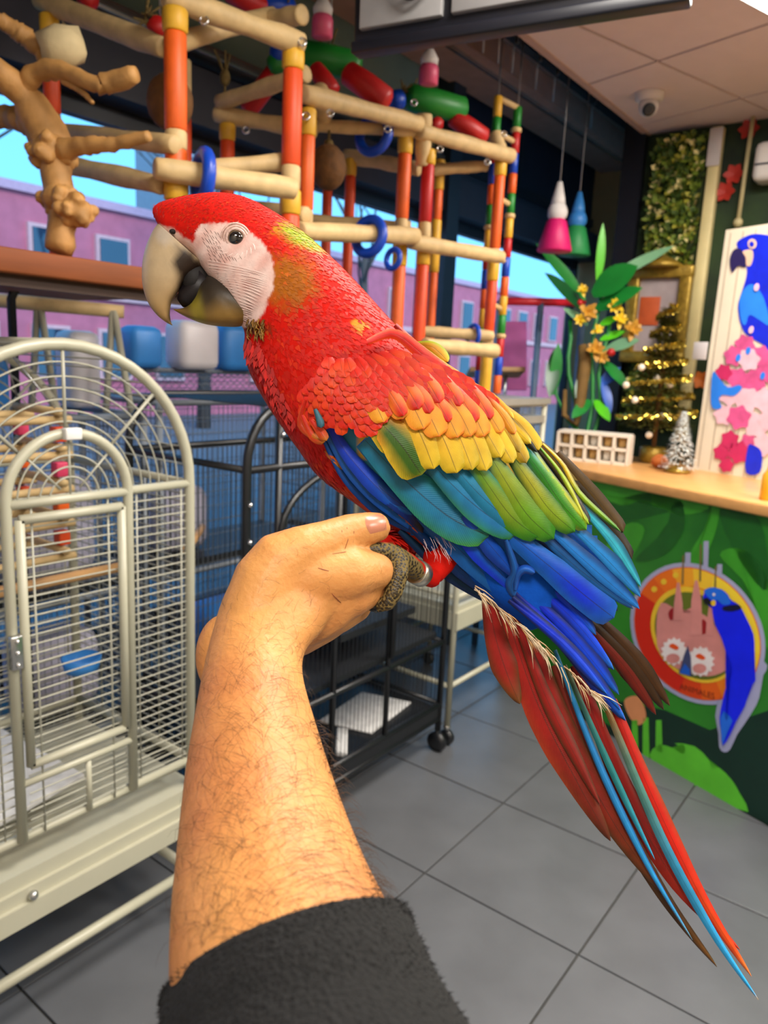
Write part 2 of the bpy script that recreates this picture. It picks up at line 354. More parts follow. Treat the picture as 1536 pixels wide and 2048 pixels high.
for a in ((4.3, 11.5, 7.5, 1, 'bare winter tree outside the window behind the wooden tree perch'), (16.5, 13.5, 8.5, 2, 'bare winter tree outside between the orange posts'), (10.6, 13, 7.8, 3, 'bare winter tree outside beyond the blue rings')): bare_tree(*a)

# surface-mounted light panel at the edge of the view
P1, P2 = Zp(1488, 0, CZ-.02), Zp(1540, 28, CZ-.02); pd = (P2-P1).normalized(); pp = Vector((pd.y, -pd.x, 0)); pc_ = (P1+P2)/2+pd*.05+pp*.30
lpn = thing('ceiling_lamp', 'bright square light panel mounted on the ceiling tiles near the television', 'lamp', pc_)
obj('frame', MB().obox(pc_+Vector((0, 0, .011)), pd*.31, pp*.31, Vector((0, 0, .009))), mat('lamp_white', S(220, 220, 220), .4), lpn, False)
obj('diffuser', MB().obox(pc_, pd*.30, pp*.30, Vector((0, 0, .003))), led, lpn, False)
struct('wall_bulkhead', MB().box((-1.4, EY-.02, CZ+.06), (6.0, EY, 3.3)), M['slate'], label='dark upright face between the shop ceiling and the window bay')
struct('roof', MB().box((-1.42, -3.72, 3.3), (6.1, WY+.1, 3.4)), M['slate'])
# ================================================================ THE MACAW
RED, DRED, ORG = S(204, 24, 12), S(150, 16, 12), S(240, 92, 20)
YEL, OLV, GRN, LIM = S(228, 178, 22), S(150, 120, 24), S(44, 128, 22), S(140, 178, 28)
TEAL, BLU, COB, SKY = S(24, 120, 158), S(20, 104, 190), S(14, 50, 214), S(44, 160, 222)
NAV, BRN, MAR, BLK = S(8, 30, 74), S(70, 42, 14), S(110, 26, 12), S(12, 12, 14)
ROOT = D(800, 1150, .6)
bird = thing('macaw', 'scarlet, yellow and blue macaw perched on the outstretched hand', 'parrot', ROOT)
def ring_of(top, bot, dc, hd, n, sq=2.0):
    out = []
    cx, cy = (top[0]+bot[0])/2, (top[1]+bot[1])/2; vx, vy = (top[0]-bot[0])/2, (top[1]-bot[1])/2
    for k in range(n):
        a = 2*math.pi*k/n; ca, sa = math.cos(a), math.sin(a)
        e = 2.0/sq; ca = math.copysign(abs(ca)**e, ca); sa = math.copysign(abs(sa)**e, sa)
        out.append(D(cx+vx*ca, cy+vy*ca, dc-hd*sa))
    return out
def loft_pairs(pairs, m, n, sq=2.0):     # (top px, bottom px, centre depth, half depth)
    flat = [(a[0], a[1], b[0], b[1], d, h) for a, b, d, h in pairs]; ST = []
    for i in range(m):
        t = i/(m-1); x = crom(flat, t); ST.append(ring_of((x[0], x[1]), (x[2], x[3]), x[4], max(.0004, x[5]), n, sq))
    return ST
DC = .62
BODY = [((304, 424), (314, 446), DC, .006), ((309, 411), (338, 474), DC, .014), ((332, 400), (384, 510), DC, .020), ((376, 390), (412, 548), DC, .025), ((430, 384), (440, 582), DC, .029), ((486, 392), (474, 640), DC, .031), ((540, 418), (489, 664), DC, .032), ((598, 456), (488, 704), DC, .035), ((655, 506), (503, 752), DC, .039), ((715, 566), (540, 818), DC, .041), ((782, 640), (586, 884), DC, .043), ((850, 706), (636, 950), DC, .043), ((940, 778), (712, 1008), DC, .043), ((1030, 862), (792, 1066), DC, .041), ((1090, 960), (872, 1124), DC, .036), ((1120, 1070), (944, 1180), DC, .030), ((1140, 1160), (1010, 1222), DC, .024), ((1150, 1230), (1060, 1262), DC, .012)]
def remeshed(mb, vox, smooth, name):
    me = mb.mesh(name); o = bpy.data.objects.new('tmp', me); COL.objects.link(o)
    r = o.modifiers.new('r', 'REMESH'); r.mode = 'VOXEL'; r.voxel_size = vox
    if smooth: s_ = o.modifiers.new('s', 'SMOOTH'); s_.factor = .5; s_.iterations = smooth
    dg = bpy.context.evaluated_depsgraph_get(); nm = bpy.data.meshes.new_from_object(o.evaluated_get(dg))
    bpy.data.objects.remove(o); nm.name = name; return nm
bm_ = MB(); bm_.loft(loft_pairs(BODY, 70, 40), 40)
# near thigh with its red feather trousers, tarsus and the scaly toes (one body)
LD = .590
bm_.tube([D(905, 1060, .630), D(888, 1100, .610), D(872, 1135, .597), D(864, 1156, .592)], [.026, .018, .0115, .008], 16)
bm_.tube([D(868, 1158, LD), D(845, 1150, .578), D(815, 1128, .556), D(790, 1114, .542)], [.0075, .0078, .0085, .0085], 14)
bm_.tube([D(792, 1113, .541), D(765, 1102, .532), D(738, 1099, .527), D(714, 1106, .526)], [.0082, .0072, .0062, .005], 12)
bm_.tube([D(796, 1118, .539), D(797, 1150, .531), D(787, 1186, .528), D(774, 1207, .528), D(754, 1214, .531)], [.0082, .0072, .0064, .0058, .0046], 12)
# far leg, mostly hidden
bm_.tube([D(850, 1050, .63), D(820, 1075, .625), D(790, 1085, .61), D(760, 1078, .60)], [.02, .010, .008, .006], 12)
bodyme = remeshed(bm_, .0017, 5, 'body')
FACE = [(316, 449), (345, 456), (364, 472), (386, 486), (393, 462), (402, 449), (436, 446), (474, 446), (496, 462), (524, 484), (542, 510), (548, 545), (545, 582), (533, 606), (529, 624), (520, 638), (496, 652), (476, 662), (440, 655), (380, 620), (340, 520)]
LEGP = [(855, 1168), (845, 1128), (800, 1088), (700, 1078), (690, 1240), (800, 1240), (850, 1180)]
def nzv(x, y, s=0):
    return math.sin(x*.11+s)*math.sin(y*.13+s*1.7)+.6*math.sin(x*.27+y*.19+s)
def bodycol(px, py):
    face = polydist(px, py, FACE)+1.5*nzv(px*2, py*2)
    c = RED
    d = math.hypot((px-600)/62, (py-472)/26 - (px-600)/62*.75); c = mixc(c, LIM, .85*(1-sstep(.35, 1.15, d+.12*nzv(px, py, 2))))
    d = math.hypot((px-575)/58, (py-560)/58); c = mixc(c, S(166, 100, 24), .9*(1-sstep(.45, 1.3, d+.14*nzv(px, py, 5))))
    d = math.hypot((px-715)/16, (py-648)/11); c = mixc(c, S(214, 160, 50), .8*(1-sstep(.5, 1.2, d)))
    d = math.hypot((px-512)/34, (py-655)/14); c = mixc(c, S(60, 44, 14), .8*(1-sstep(.5, 1.3, d)))
    if py > 960 and px > 600:
        c = mixc(c, ORG, .5*(1-sstep(0, 30, abs((px-640)*.62+945-py)))) if px < 850 else c
        pass
        if px > 930: c = mixc(BLU, COB, .4)
    lg = polydist(px, py, LEGP); c = mixc(S(126, 108, 66), c, sstep(-2, 2, lg))
    if face < 5:
        f = mixc(S(240, 212, 204), S(222, 176, 166), .5+.4*nzv(px*.6, py*.6, 1))
        c = mixc(f, c, sstep(-3, 3, face))
    return c
bodymat = mat('body_plumage', (1, 1, 1), .75, vc=True, var=.18, scale=120, bump=.12, bscale=420, spec=.1, sheen=0)
ca = bodyme.color_attributes.new('Col', 'FLOAT_COLOR', 'POINT')
PXV = [proj(v.co) for v in bodyme.vertices]
ca.data.foreach_set('color', [x for p in PXV for x in (*bodycol(p[0], p[1]), 1)])
bvh = BVHTree.FromPolygons([v.co.copy() for v in bodyme.vertices], [tuple(p.vertices) for p in bodyme.polygons])
def surf(px, py, off=0, default=None):          # where the sight line meets the body
    h = bvh.ray_cast(CAM, ray(px, py).normalized())
    if h[0] is None: return default
    return proj(h[0])[2]-off
raw = [v.co-ROOT for v in bodyme.vertices]; bodyme.vertices.foreach_set('co', [x for v in raw for x in v])
bo = obj('body', bodyme, bodymat, bird); 
# ---------------------------------------------------------------- head pieces
beakm = mat('beak', (1, 1, 1), .42, vc=True, var=.18, scale=60, spec=.35, bump=.1, bscale=90)
def loft_obj(name, pairs, m, n, colf, material, parent=bird, sq=2.0):
    mb = MB(); ST = loft_pairs(pairs, m, n, sq); mb.loft(ST, n); mb.c = [colf(*proj(Vector(v))[:2]) for v in mb.v]
    return obj(name, mb, material, parent)
def ubcol(x, y):
    c = mixc(S(196, 172, 136), S(168, 134, 84), sstep(520, 640, y))
    d = polydist(x, y, [(356, 494), (376, 502), (404, 530), (398, 550), (372, 566), (352, 588), (338, 622), (344, 648), (352, 640), (360, 600), (362, 560), (350, 530)])
    c = mixc(S(46, 34, 26), c, sstep(-6, 12, d+2.5*nzv(x, y)))
    return mixc(S(206, 190, 170), c, sstep(0, 14, math.hypot(x-330, y-470)-12))
loft_obj('upper_beak', [((316, 446), (408, 528), DC, .0205), ((303, 466), (398, 540), DC, .0205), ((290, 498), (372, 562), DC, .0185), ((284, 532), (354, 588), DC, .0155), ((285, 570), (343, 606), DC, .012), ((295, 603), (340, 624), DC, .009), ((311, 627), (341, 638), DC, .006), ((328, 642), (343, 646), DC, .003), ((342, 650), (346, 651), DC, .001)], 40, 28, ubcol, beakm, sq=2.3)
def lbcol(x, y):
    c = mixc(S(62, 50, 34), S(150, 116, 56), sstep(595, 648, y+8*math.sin(x*.06)))
    c = mixc(c, S(150, 136, 40), .7*(1-sstep(4, 22, abs(x-392-(y-610)*.2))))
    return mixc(S(44, 38, 32), c, sstep(555, 612, y))
loft_obj('lower_beak', [((440, 556), (502, 644), DC, .0225), ((418, 548), (484, 652), DC, .0228), ((400, 562), (466, 654), DC, .0225), ((390, 592), (432, 652), DC, .0185), ((377, 610), (402, 646), DC, .013), ((361, 617), (372, 634), DC, .008), ((346, 618), (349, 621), DC, .002)], 30, 28, lbcol, beakm, sq=2.4)
mb = MB().tube([D(415, 560, DC), D(392, 582, DC), D(372, 598, DC), D(360, 606, DC)], [.013, .011, .009, .004], 14)
obj('tongue', mb, mat('tongue', S(18, 11, 16), .5, spec=.4), bird)
mb = MB().ell(D(396, 560, DC), (.014, .012, .014)); obj('mouth_lining', mb, mat('mouth_lining', S(14, 8, 7), .7), bird)
e0 = surf(472, 477); E_ = D(472, 477, e0+.0025)
eye = obj('eye', MB().ell(E_, .0066, 24, 16), mat('eye', S(16, 10, 8), .03, spec=.9, coat=1), bird)
n_ = (CAM-E_).normalized()
obj('iris', MB().torus(E_+n_*.0030, .0053, .0007, n_, 32, 6), mat('iris', S(120, 96, 60), .2), eye)
skinb = mat('bare_face_skin', S(226, 190, 178), .5, var=.2, scale=200, bump=.4, bscale=300)
for R_, r_ in ((.0072, .0013), (.0092, .0011), (.0112, .0009)): obj('eyelid', MB().torus(E_+n_*(.0022-(R_-.0072)*.55), R_, r_, n_, 36, 8), skinb, eye)
obj('nostril', MB().ell(D(346, 463, surf(346, 463)), (.003, .003, .002)), mat('nostril', S(24, 14, 12), .7), bird)
# rows of tiny black feathers and the pale folds with painted crease lines on the bare face
lines = MB(); folds = MB()
def face_strand(mb, pts, r, lift, c):
    P = []
    for (x, y) in pts:
        d = surf(x, y)
        if d is None or d > .64: continue
        P.append(D(x, y, d-lift))
    if len(P) > 2: mb.tube(P, [r*.6]+[r]*(len(P)-2)+[r*.4], 4, c)
rg = random.Random(3)
for i in range(11):
    for k in range(12):
        x = 396+k*6.2+i*3.5+rg.uniform(-2, 2); y = 452+i*8.6+k*2.2+rg.uniform(-2, 2)+ (k-6)**2*.1
        if polydist(x, y, FACE) > -5 or math.hypot(x-472, y-477) < 34 or y > 522-(x-440)*.2: continue
        face_strand(lines, [(x, y), (x+2.6, y+3.5), (x+5, y+7.5)], .0002, .0001, None)
for i in range(24):
    y0 = 520+i*5.2; pts = []
    for k in range(9):
        t = k/8; x = lerp(402+max(0, i-6)*4.1, 534-max(0, i-9)*1.6, t); y = y0 + 12*math.sin(t*2.4+.4*i)*.4 + t*t*(26-i*.2) + rg.uniform(-.8, .8)
        if polydist(x, y, FACE) > -4: continue
        pts.append((x, y))
    if len(pts) > 2: face_strand(folds, pts, .0005, -.0002, None); face_strand(lines, [(a, b+2.6) for a, b in pts], .00016, -.00002, None)  # dark strand under each fold: wrinkle shade put in as colour
for i in range(10):
    a0 = math.radians(20+i*16); pts = [(472+(36+4*k)*math.cos(a0+k*.1), 477+(30+4*k)*math.sin(a0+k*.1)) for k in range(4)]
    pts = [p for p in pts if polydist(p[0], p[1], FACE) < -4]
    if len(pts) > 2: face_strand(folds, pts, .0006, -.0002, None)
obj('face_feathers_and_crease_lines', lines, mat('black_face_line', S(84, 46, 42), .7), bo, kind='stuff')
obj('skin_folds', folds, mat('pale_fold', S(244, 216, 208), .5), bo, kind='stuff')
# ---------------------------------------------------------------- feathers
fm = feather_mat()
def stops(L, t):
    if not isinstance(L[0], tuple) or not isinstance(L[0][1], tuple): return L
    for i in range(len(L)-1):
        if t <= L[i+1][0]: return mixc(L[i][1], L[i+1][1], sstep(L[i][0], L[i+1][0], t))
    return L[-1][1]
def feather(pts, W, col, edge=None, name='feather', cam_=.0016, tip=.28, n=14, m=6, parent=bird, pointed=1.0, label=None, root=.45, asym=0, lift=0):
    """pts: (px, py, depth) along the shaft; W: half width in px; col/edge: colour or stops along the shaft"""
    mb = MB(); C = [crom(pts, i/n) for i in range(n+1)]; Lp = sum(math.hypot(C[i+1][0]-C[i][0], C[i+1][1]-C[i][1]) for i in range(n)); vs = []; cs = []; uv = []
    for i in range(n+1):
        t = i/n; a = C[max(0, i-1)]; b = C[min(n, i+1)]; tx, ty = b[0]-a[0], b[1]-a[1]; L = math.hypot(tx, ty) or 1; nx, ny = -ty/L, tx/L
        w = W*min(1, root+1.3*t*(1-root)/.7)
        if t > 1-tip: q = (t-1+tip)/tip; w *= max(.02, (1-q**2)**.5 if pointed >= 1 else (1-q)**(1/pointed*.55)*1.0)
        for k in range(m+1):
            s_ = -1+2*k/m; ww = w*(1+asym*s_)
            vs.append(D(C[i][0]+nx*ww*s_, C[i][1]+ny*ww*s_, C[i][2]+cam_*s_*s_-lift*math.sin(math.pi*t)))
            c = stops(col, t)
            if edge is not None: c = mixc(c, stops(edge, t), sstep(.45, .95, abs(s_)) if asym == 0 else sstep(.2, .9, s_ if asym > 0 else -s_))
            cs.append(c); uv.append((t*Lp/(2*W), s_))
    fs = [(i*(m+1)+k, i*(m+1)+k+1, (i+1)*(m+1)+k+1, (i+1)*(m+1)+k) for i in range(n) for k in range(m)]
    mb.add(vs, fs, cs, uv)
    return obj(name, mb, fm, parent, label=label)
AX, AY = .822, .570
def Dw(px, py):
    t = (px-640)*AX+(py-760)*AY; s_ = -(px-640)*AY+(py-760)*AX
    return .562+.036*((s_+10)/170)**2+.026*((t-230)/400)**2*(1 if t > 230 else 2.2)
def W3(L, off): return [(x, y, Dw(x, y)-off) for x, y in L]
# solid wing beneath the feathers
WING = [(650, 772), (612, 790), (598, 830), (606, 868), (640, 890), (668, 930), (724, 995), (790, 1045), (850, 1086), (930, 1150), (1010, 1212), (1100, 1200), (1200, 1210), (1240, 1180), (1215, 1110), (1165, 1020), (1110, 940), (1060, 875), (990, 800), (900, 735), (830, 708), (750, 712), (690, 745)]
def wingcol(x, y):
    u = (y-760)-(x-640)*.10
    c = RED if u < 70 else (YEL if u < 150 and x > 720 else (TEAL if u < 260 else BLU))
    if x > 1060 and u > 60: c = BLU
    return c
mb = MB(); nx_, ny_ = 60, 50; idx = {}
for i in range(nx_+1):
    for j in range(ny_+1):
        x, y = 590+i*11, 700+j*10.6
        if polydist(x, y, WING) < 4: idx[i, j] = len(mb.v); mb.v.append(tuple(D(x, y, Dw(x, y)+.004))); mb.c.append(wingcol(x, y))
nv = len(mb.v); back = [D(*(lambda p: (p[0], p[1], p[2]+.012))(proj(Vector(v)))) for v in mb.v]; mb.v += [tuple(v) for v in back]; mb.c += mb.c[:]
for i in range(nx_):
    for j in range(ny_):
        q = [(i, j), (i+1, j), (i+1, j+1), (i, j+1)]
        if all(k in idx for k in q): mb.f.append(tuple(idx[k] for k in q)); mb.f.append(tuple(idx[k]+nv for k in reversed(q)))
obj('wing', mb, mat('wing_under', (1, 1, 1), .6, vc=True, var=.2, scale=80), bird)
# far wing tips
FW = .655
for (a, b, w, c, e) in (((1185, 1225), (1340, 1412), 15, BRN, S(40, 26, 10)), ((1178, 1240), (1328, 1420), 15, S(58, 36, 12), BLK), ((1172, 1250), (1312, 1430), 15, MAR, S(50, 22, 10)), ((1165, 1255), (1290, 1398), 15, S(126, 34, 12), BRN)):
    feather([(a[0], a[1], FW-.01), ((a[0]+b[0])/2+8, (a[1]+b[1])/2-6, FW), (b[0], b[1], FW+.01)], w, c, e, 'far_wing_feather', pointed=.8, tip=.35)
for (P, w, c, e) in (([(1115, 905), (1185, 985), (1247, 1064)], 15, S(86, 62, 18), S(58, 40, 12)), ([(1130, 940), (1200, 1020), (1264, 1118)], 13, S(50, 36, 12), BLK), ([(1060, 870), (1110, 915), (1160, 975)], 10, S(120, 98, 20), S(70, 60, 16))):
    feather([(x, y, .632) for x, y in P], w, c, e, 'far_wing_feather', tip=.15)
# tail
TD = lambda x, y: .63-.03*sstep(1200, 2000, y)
def tail(P, w, c, e=None, off=0, **k): return feather([(x, y, TD(x, y)-off) for x, y in P], w, c, e, 'tail_feather', n=22, pointed=.75, **k)
tail([(1225, 1400), (1290, 1560), (1400, 1790), (1503, 1953)], 19, [(0, S(176, 20, 10)), (.5, S(206, 30, 12)), (.85, S(220, 76, 22)), (1, S(232, 130, 50))], [(0, DRED), (.4, S(150, 60, 20)), (.75, RED), (1, ORG)], .004, tip=.6)
tail([(1150, 1330), (1240, 1560), (1350, 1760), (1480, 1900)], 24, [(0, DRED), (.5, S(120, 14, 8)), (1, S(190, 50, 20))], [(0, S(96, 30, 10)), (1, S(150, 30, 12))], 0, tip=.6)
tail([(1215, 1420), (1325, 1680), (1430, 1872), (1517, 2000)], 13, [(0, S(120, 84, 30)), (.2, S(70, 120, 110)), (.45, S(40, 130, 170)), (.8, SKY), (.94, SKY), (1, S(230, 180, 90))], None, .007, tip=.75)
tail([(1110, 1330), (1200, 1560), (1320, 1780), (1434, 1934)], 20, [(0, MAR), (.4, S(120, 22, 10)), (.7, BRN), (1, S(110, 70, 24))], [(0, BRN), (1, S(56, 36, 12))], .001, tip=.6)
tail([(1060, 1280), (1140, 1480), (1230, 1650), (1327, 1788)], 30, [(0, DRED), (.5, S(128, 26, 10)), (1, S(92, 52, 18))], [(0, BRN), (1, S(70, 44, 14))], .003, tip=.55)
tail([(1110, 1300), (1190, 1510), (1290, 1720), (1385, 1880)], 9, [(0, TEAL), (.3, S(30, 130, 200)), (.8, SKY), (1, S(120, 190, 210))], [(0, S(30, 60, 60)), (1, BLU)], .008, tip=.6)
tail([(1130, 1330), (1200, 1490), (1270, 1640), (1310, 1720)], 8, [(0, S(60, 60, 20)), (.4, S(30, 120, 120)), (1, S(40, 150, 190))], None, .009, tip=.6)
tail([(1010, 1220), (1072, 1400), (1152, 1560), (1221, 1682)], 38, [(0, S(150, 18, 10)), (.35, S(150, 18, 10)), (.75, S(112, 26, 10)), (1, S(84, 34, 10))], [(0, DRED), (.5, S(150, 50, 18)), (1, BRN)], .010, tip=.62)
tail([(975, 1180), (990, 1270), (1015, 1350), (1040, 1408)], 27, [(0, DRED), (.6, S(150, 20, 10)), (1, S(110, 66, 20))], [(0, S(96, 20, 8)), (1, S(90, 56, 18))], .012, tip=.4)
tail([(1030, 1230), (1090, 1390), (1160, 1530), (1200, 1610)], 17, [(0, DRED), (1, S(120, 24, 10))], BRN, .013, tip=.6)
# lower blue group of primaries and rump
RD = lambda x, y: .592+.03*sstep(1040, 1450, y)
def rump(P, w, c, e=None, off=0, **k): return feather([(x, y, RD(x, y)-off) for x, y in P], w, c, e, 'flight_feather', **k)
DKB = S(8, 24, 90)
for k, (a, b, w) in enumerate((((1050, 1140), (1192, 1270), 13), ((1045, 1150), (1228, 1340), 14), ((1035, 1170), (1238, 1390), 14), ((1030, 1185), (1252, 1442), 15), ((1025, 1195), (1240, 1420), 11), ((1018, 1200), (1215, 1390), 9))):
    mx_, my_ = (a[0]+b[0])/2+6, (a[1]+b[1])/2-10
    rump([a, (mx_, my_), b], w, [(0, DKB), (.3, COB), (.75, S(16, 70, 220)), (1, BLU)], [(0, NAV), (1, DKB)], .002*k, asym=.25 if k % 2 else -.25, pointed=.9)
# blue primaries along the belly edge
LOW = [([(800, 1060), (890, 1140), (1000, 1215)], 13, S(10, 60, 96), NAV), ([(820, 1050), (910, 1128), (1030, 1225)], 15, S(14, 74, 150), NAV), ([(840, 1030), (920, 1100), (1036, 1215)], 20, BLU, S(18, 86, 160)),
       ([(880, 1020), (950, 1090), (1040, 1190)], 20, S(20, 90, 200), COB), ([(930, 1030), (980, 1090), (1040, 1160)], 17, S(18, 80, 190), S(12, 50, 140))]
for k, (P, w, c, e) in enumerate(LOW): feather(W3(P, .001+.0012*k), w, [(0, c), (.6, c), (1, c)], e, 'flight_feather', pointed=.9, tip=.4, asym=.2)
# right hand blue primaries
RB = [([(1060, 1060), (1150, 1130), (1235, 1222)], 20, NAV, BLK, .000), ([(1060, 1050), (1160, 1140), (1266, 1218)], 17, S(18, 86, 150), NAV, .001), ([(1090, 1050), (1190, 1140), (1279, 1218)], 17, S(34, 126, 214), S(14, 60, 120), .003),
      ([(1130, 1040), (1215, 1120), (1281, 1194)], 16, S(40, 140, 220), S(14, 70, 120), .005), ([(1150, 1000), (1225, 1085), (1282, 1174)], 12, S(60, 190, 214), S(20, 90, 120), .007)]
for P, w, c, e, o_ in RB: feather(W3(P, o_), w, [(0, c), (.5, c), (1, c)], e, 'flight_feather', pointed=.9, tip=.42, asym=-.3)
feather(W3([(985, 1040), (1090, 1125), (1175, 1195), (1228, 1236)], .007), 31, [(0, BLU), (.3, S(16, 84, 190)), (.6, COB), (1, S(24, 92, 190))], [(0, BLU), (1, S(24, 96, 190))], 'flight_feather', tip=.2, cam_=.004)
feather(W3([(1012, 1080), (1030, 1140), (1022, 1170), (1040, 1205)], .010), 11, S(26, 96, 180), S(20, 70, 150), 'flight_feather', tip=.3, cam_=.004)
feather(W3([(1030, 1180), (1036, 1150), (1050, 1138), (1070, 1146)], .012), 9, S(28, 100, 200), S(16, 60, 160), 'flight_feather', tip=.3, cam_=.004)
# blue alula and primary coverts below the shoulder
AL = [([(646, 872), (690, 955), (765, 1028), (842, 1072)], 11, S(16, 84, 170), S(10, 50, 120), .0005), ([(652, 860), (705, 945), (780, 1015), (844, 1070)], 17, S(22, 100, 190), S(14, 70, 160), .002), ([(690, 900), (760, 975), (815, 1020), (846, 1066)], 20, [(0, BLU), (.7, S(16, 56, 150)), (.85, S(50, 46, 50)), (1, S(64, 48, 40))], S(14, 44, 120), .0025),
      ([(660, 852), (700, 915), (770, 990), (825, 1030)], 18, [(0, COB), (.4, S(12, 64, 200)), (1, S(26, 110, 190))], S(14, 60, 170), .004)]
for P, w, c, e, o_ in AL: feather(W3(P, o_), w, c, e, 'covert_feather', pointed=.9, tip=.4)
# broad teal coverts and green ones
TC = [([(722, 884), (800, 962), (868, 1026), (925, 1062)], 30, [(0, BLU), (.5, TEAL), (1, S(30, 110, 190))], S(30, 120, 176), .005), ([(730, 880), (810, 960), (900, 1035), (978, 1072)], 42, [(0, TEAL), (.7, S(30, 118, 160)), (1, S(40, 130, 110))], [(0, TEAL), (.6, S(44, 130, 90)), (1, S(70, 150, 40))], .0065),
      ([(840, 900), (910, 975), (975, 1030), (1038, 1067)], 31, [(0, TEAL), (.8, S(36, 120, 176)), (1, S(60, 150, 90))], [(0, S(20, 90, 110)), (.7, S(50, 140, 90)), (1, GRN)], .0080), ([(885, 905), (950, 980), (1005, 1030), (1048, 1065)], 22, [(0, TEAL), (1, S(36, 126, 170))], TEAL, .0088),
      ([(930, 900), (980, 975), (1025, 1035), (1078, 1075)], 26, [(0, S(60, 140, 40)), (.5, S(124, 150, 30)), (1, GRN)], [(0, TEAL), (.5, GRN), (1, GRN)], .0096), ([(968, 890), (1010, 960), (1055, 1030), (1108, 1078)], 27, [(0, S(20, 110, 90)), (.3, S(140, 156, 30)), (.7, S(96, 150, 26)), (1, GRN)], [(0, TEAL), (.4, S(110, 140, 26)), (1, GRN)], .0106),
      ([(1015, 900), (1060, 965), (1100, 1020), (1150, 1064)], 23, [(0, S(30, 120, 70)), (.3, S(160, 160, 36)), (.7, S(130, 160, 30)), (1, GRN)], [(0, S(20, 80, 60)), (1, S(50, 120, 24))], .0116), ([(1040, 890), (1085, 950), (1125, 1010), (1173, 1060)], 20, [(0, S(30, 130, 60)), (.4, GRN), (1, S(70, 146, 26))], [(0, TEAL), (.5, LIM), (1, S(150, 170, 30))], .0126),
      ([(1058, 890), (1100, 955), (1140, 1010), (1178, 1048)], 13, [(0, TEAL), (.25, S(170, 190, 30)), (.7, S(190, 196, 40)), (1, LIM)], [(0, BLK), (1, S(40, 80, 20))], .0134), ([(1060, 880), (1115, 945), (1150, 1000), (1180, 1046)], 10, [(0, S(50, 40, 10)), (.5, S(60, 46, 12)), (1, S(40, 36, 14))], BLK, .0130),
      ([(1075, 890), (1112, 935), (1140, 980), (1170, 1040)], 6, [(0, GRN), (.3, LIM), (1, S(190, 190, 40))], S(120, 120, 20), .0145), ([(1085, 888), (1125, 930), (1160, 990), (1242, 1064)], 7, [(0, YEL), (.4, S(214, 176, 30)), (.7, LIM), (1, GRN)], [(0, S(120, 90, 14)), (1, S(60, 90, 20))], .0140)]
for P, w, c, e, o_ in TC: feather(W3(P, o_), w, c, e, 'covert_feather', tip=.3, cam_=.0028)
# yellow covert row, amber row, orange-tipped row
ROWY = [((843, 950), 40, 2), ((790, 905), 24, 2), ((868, 938), 27, 0), ((914, 946), 27, 0), ((945, 940), 22, 0), ((973, 942), 20, 0), ((1026, 926), 18, 0), ((1002, 915), 19, 0), ((1053, 926), 15, 1), ((1040, 905), 14, 1), ((1078, 900), 16, 0)]
for k, ((x, y), w, g) in enumerate(ROWY):
    L = 150 if k != 10 else 120; dx, dy = (.44, .90) if x < 990 else (.58, .82)
    if k < 2: dx, dy = .62, .78
    if k == 10: dx, dy = .66, .75
    c = [(0, ORG), (.4, S(226, 176, 40)), (1, S(220, 186, 40))]
    e = [(0, ORG), (.5, S(216, 176, 36)), (1, S(190, 170, 36))]
    if g == 2: c = [(0, YEL), (.3, S(54, 92, 14)), (.9, S(50, 90, 16)), (1, S(120, 130, 26))]
    if g == 1: c = [(0, S(60, 50, 10)), (.5, YEL), (1, S(150, 120, 24))]
    feather(W3([(x-dx*L, y-dy*L), (x-dx*L*.5+5, y-dy*L*.5-3), (x, y)], .0155+.0004*(k if k > 1 else 3-k)), w, c, e, 'covert_feather', tip=.22, cam_=.002)
ROWA = [((768, 845), 22), ((806, 838), 20), ((848, 858), 26), ((879, 873), 26), ((916, 875), 22), ((942, 873), 20), ((969, 873), 21), ((1002, 866), 17), ((1030, 868), 10)]
for k, ((x, y), w) in enumerate(ROWA):
    dx, dy = (.50, .86) if x < 990 else (.6, .8)
    feather(W3([(x-dx*95, y-dy*95), (x-dx*45+3, y-dy*45-2), (x, y)], .0205+.0004*k), w, [(0, RED), (.45, S(236, 150, 30)), (.9, S(230, 160, 36)), (1, ORG)], [(0, RED), (.6, S(226, 150, 34)), (1, S(236, 120, 40))], 'covert_feather', tip=.3)
ROWR = [((808, 832), 16), ((838, 818), 20), ((860, 826), 18), ((898, 844), 15), ((951, 844), 18), ((981, 838), 16), ((920, 812), 16), ((880, 806), 18)]
for k, ((x, y), w) in enumerate(ROWR):
    feather(W3([(x-42, y-68), (x-18, y-32), (x, y)], .0235+.0003*k), w, [(0, RED), (.5, S(234, 100, 20)), (.8, RED), (1, RED)], [(0, RED), (.7, S(238, 120, 36)), (1, S(230, 50, 20))], 'covert_feather', tip=.35)
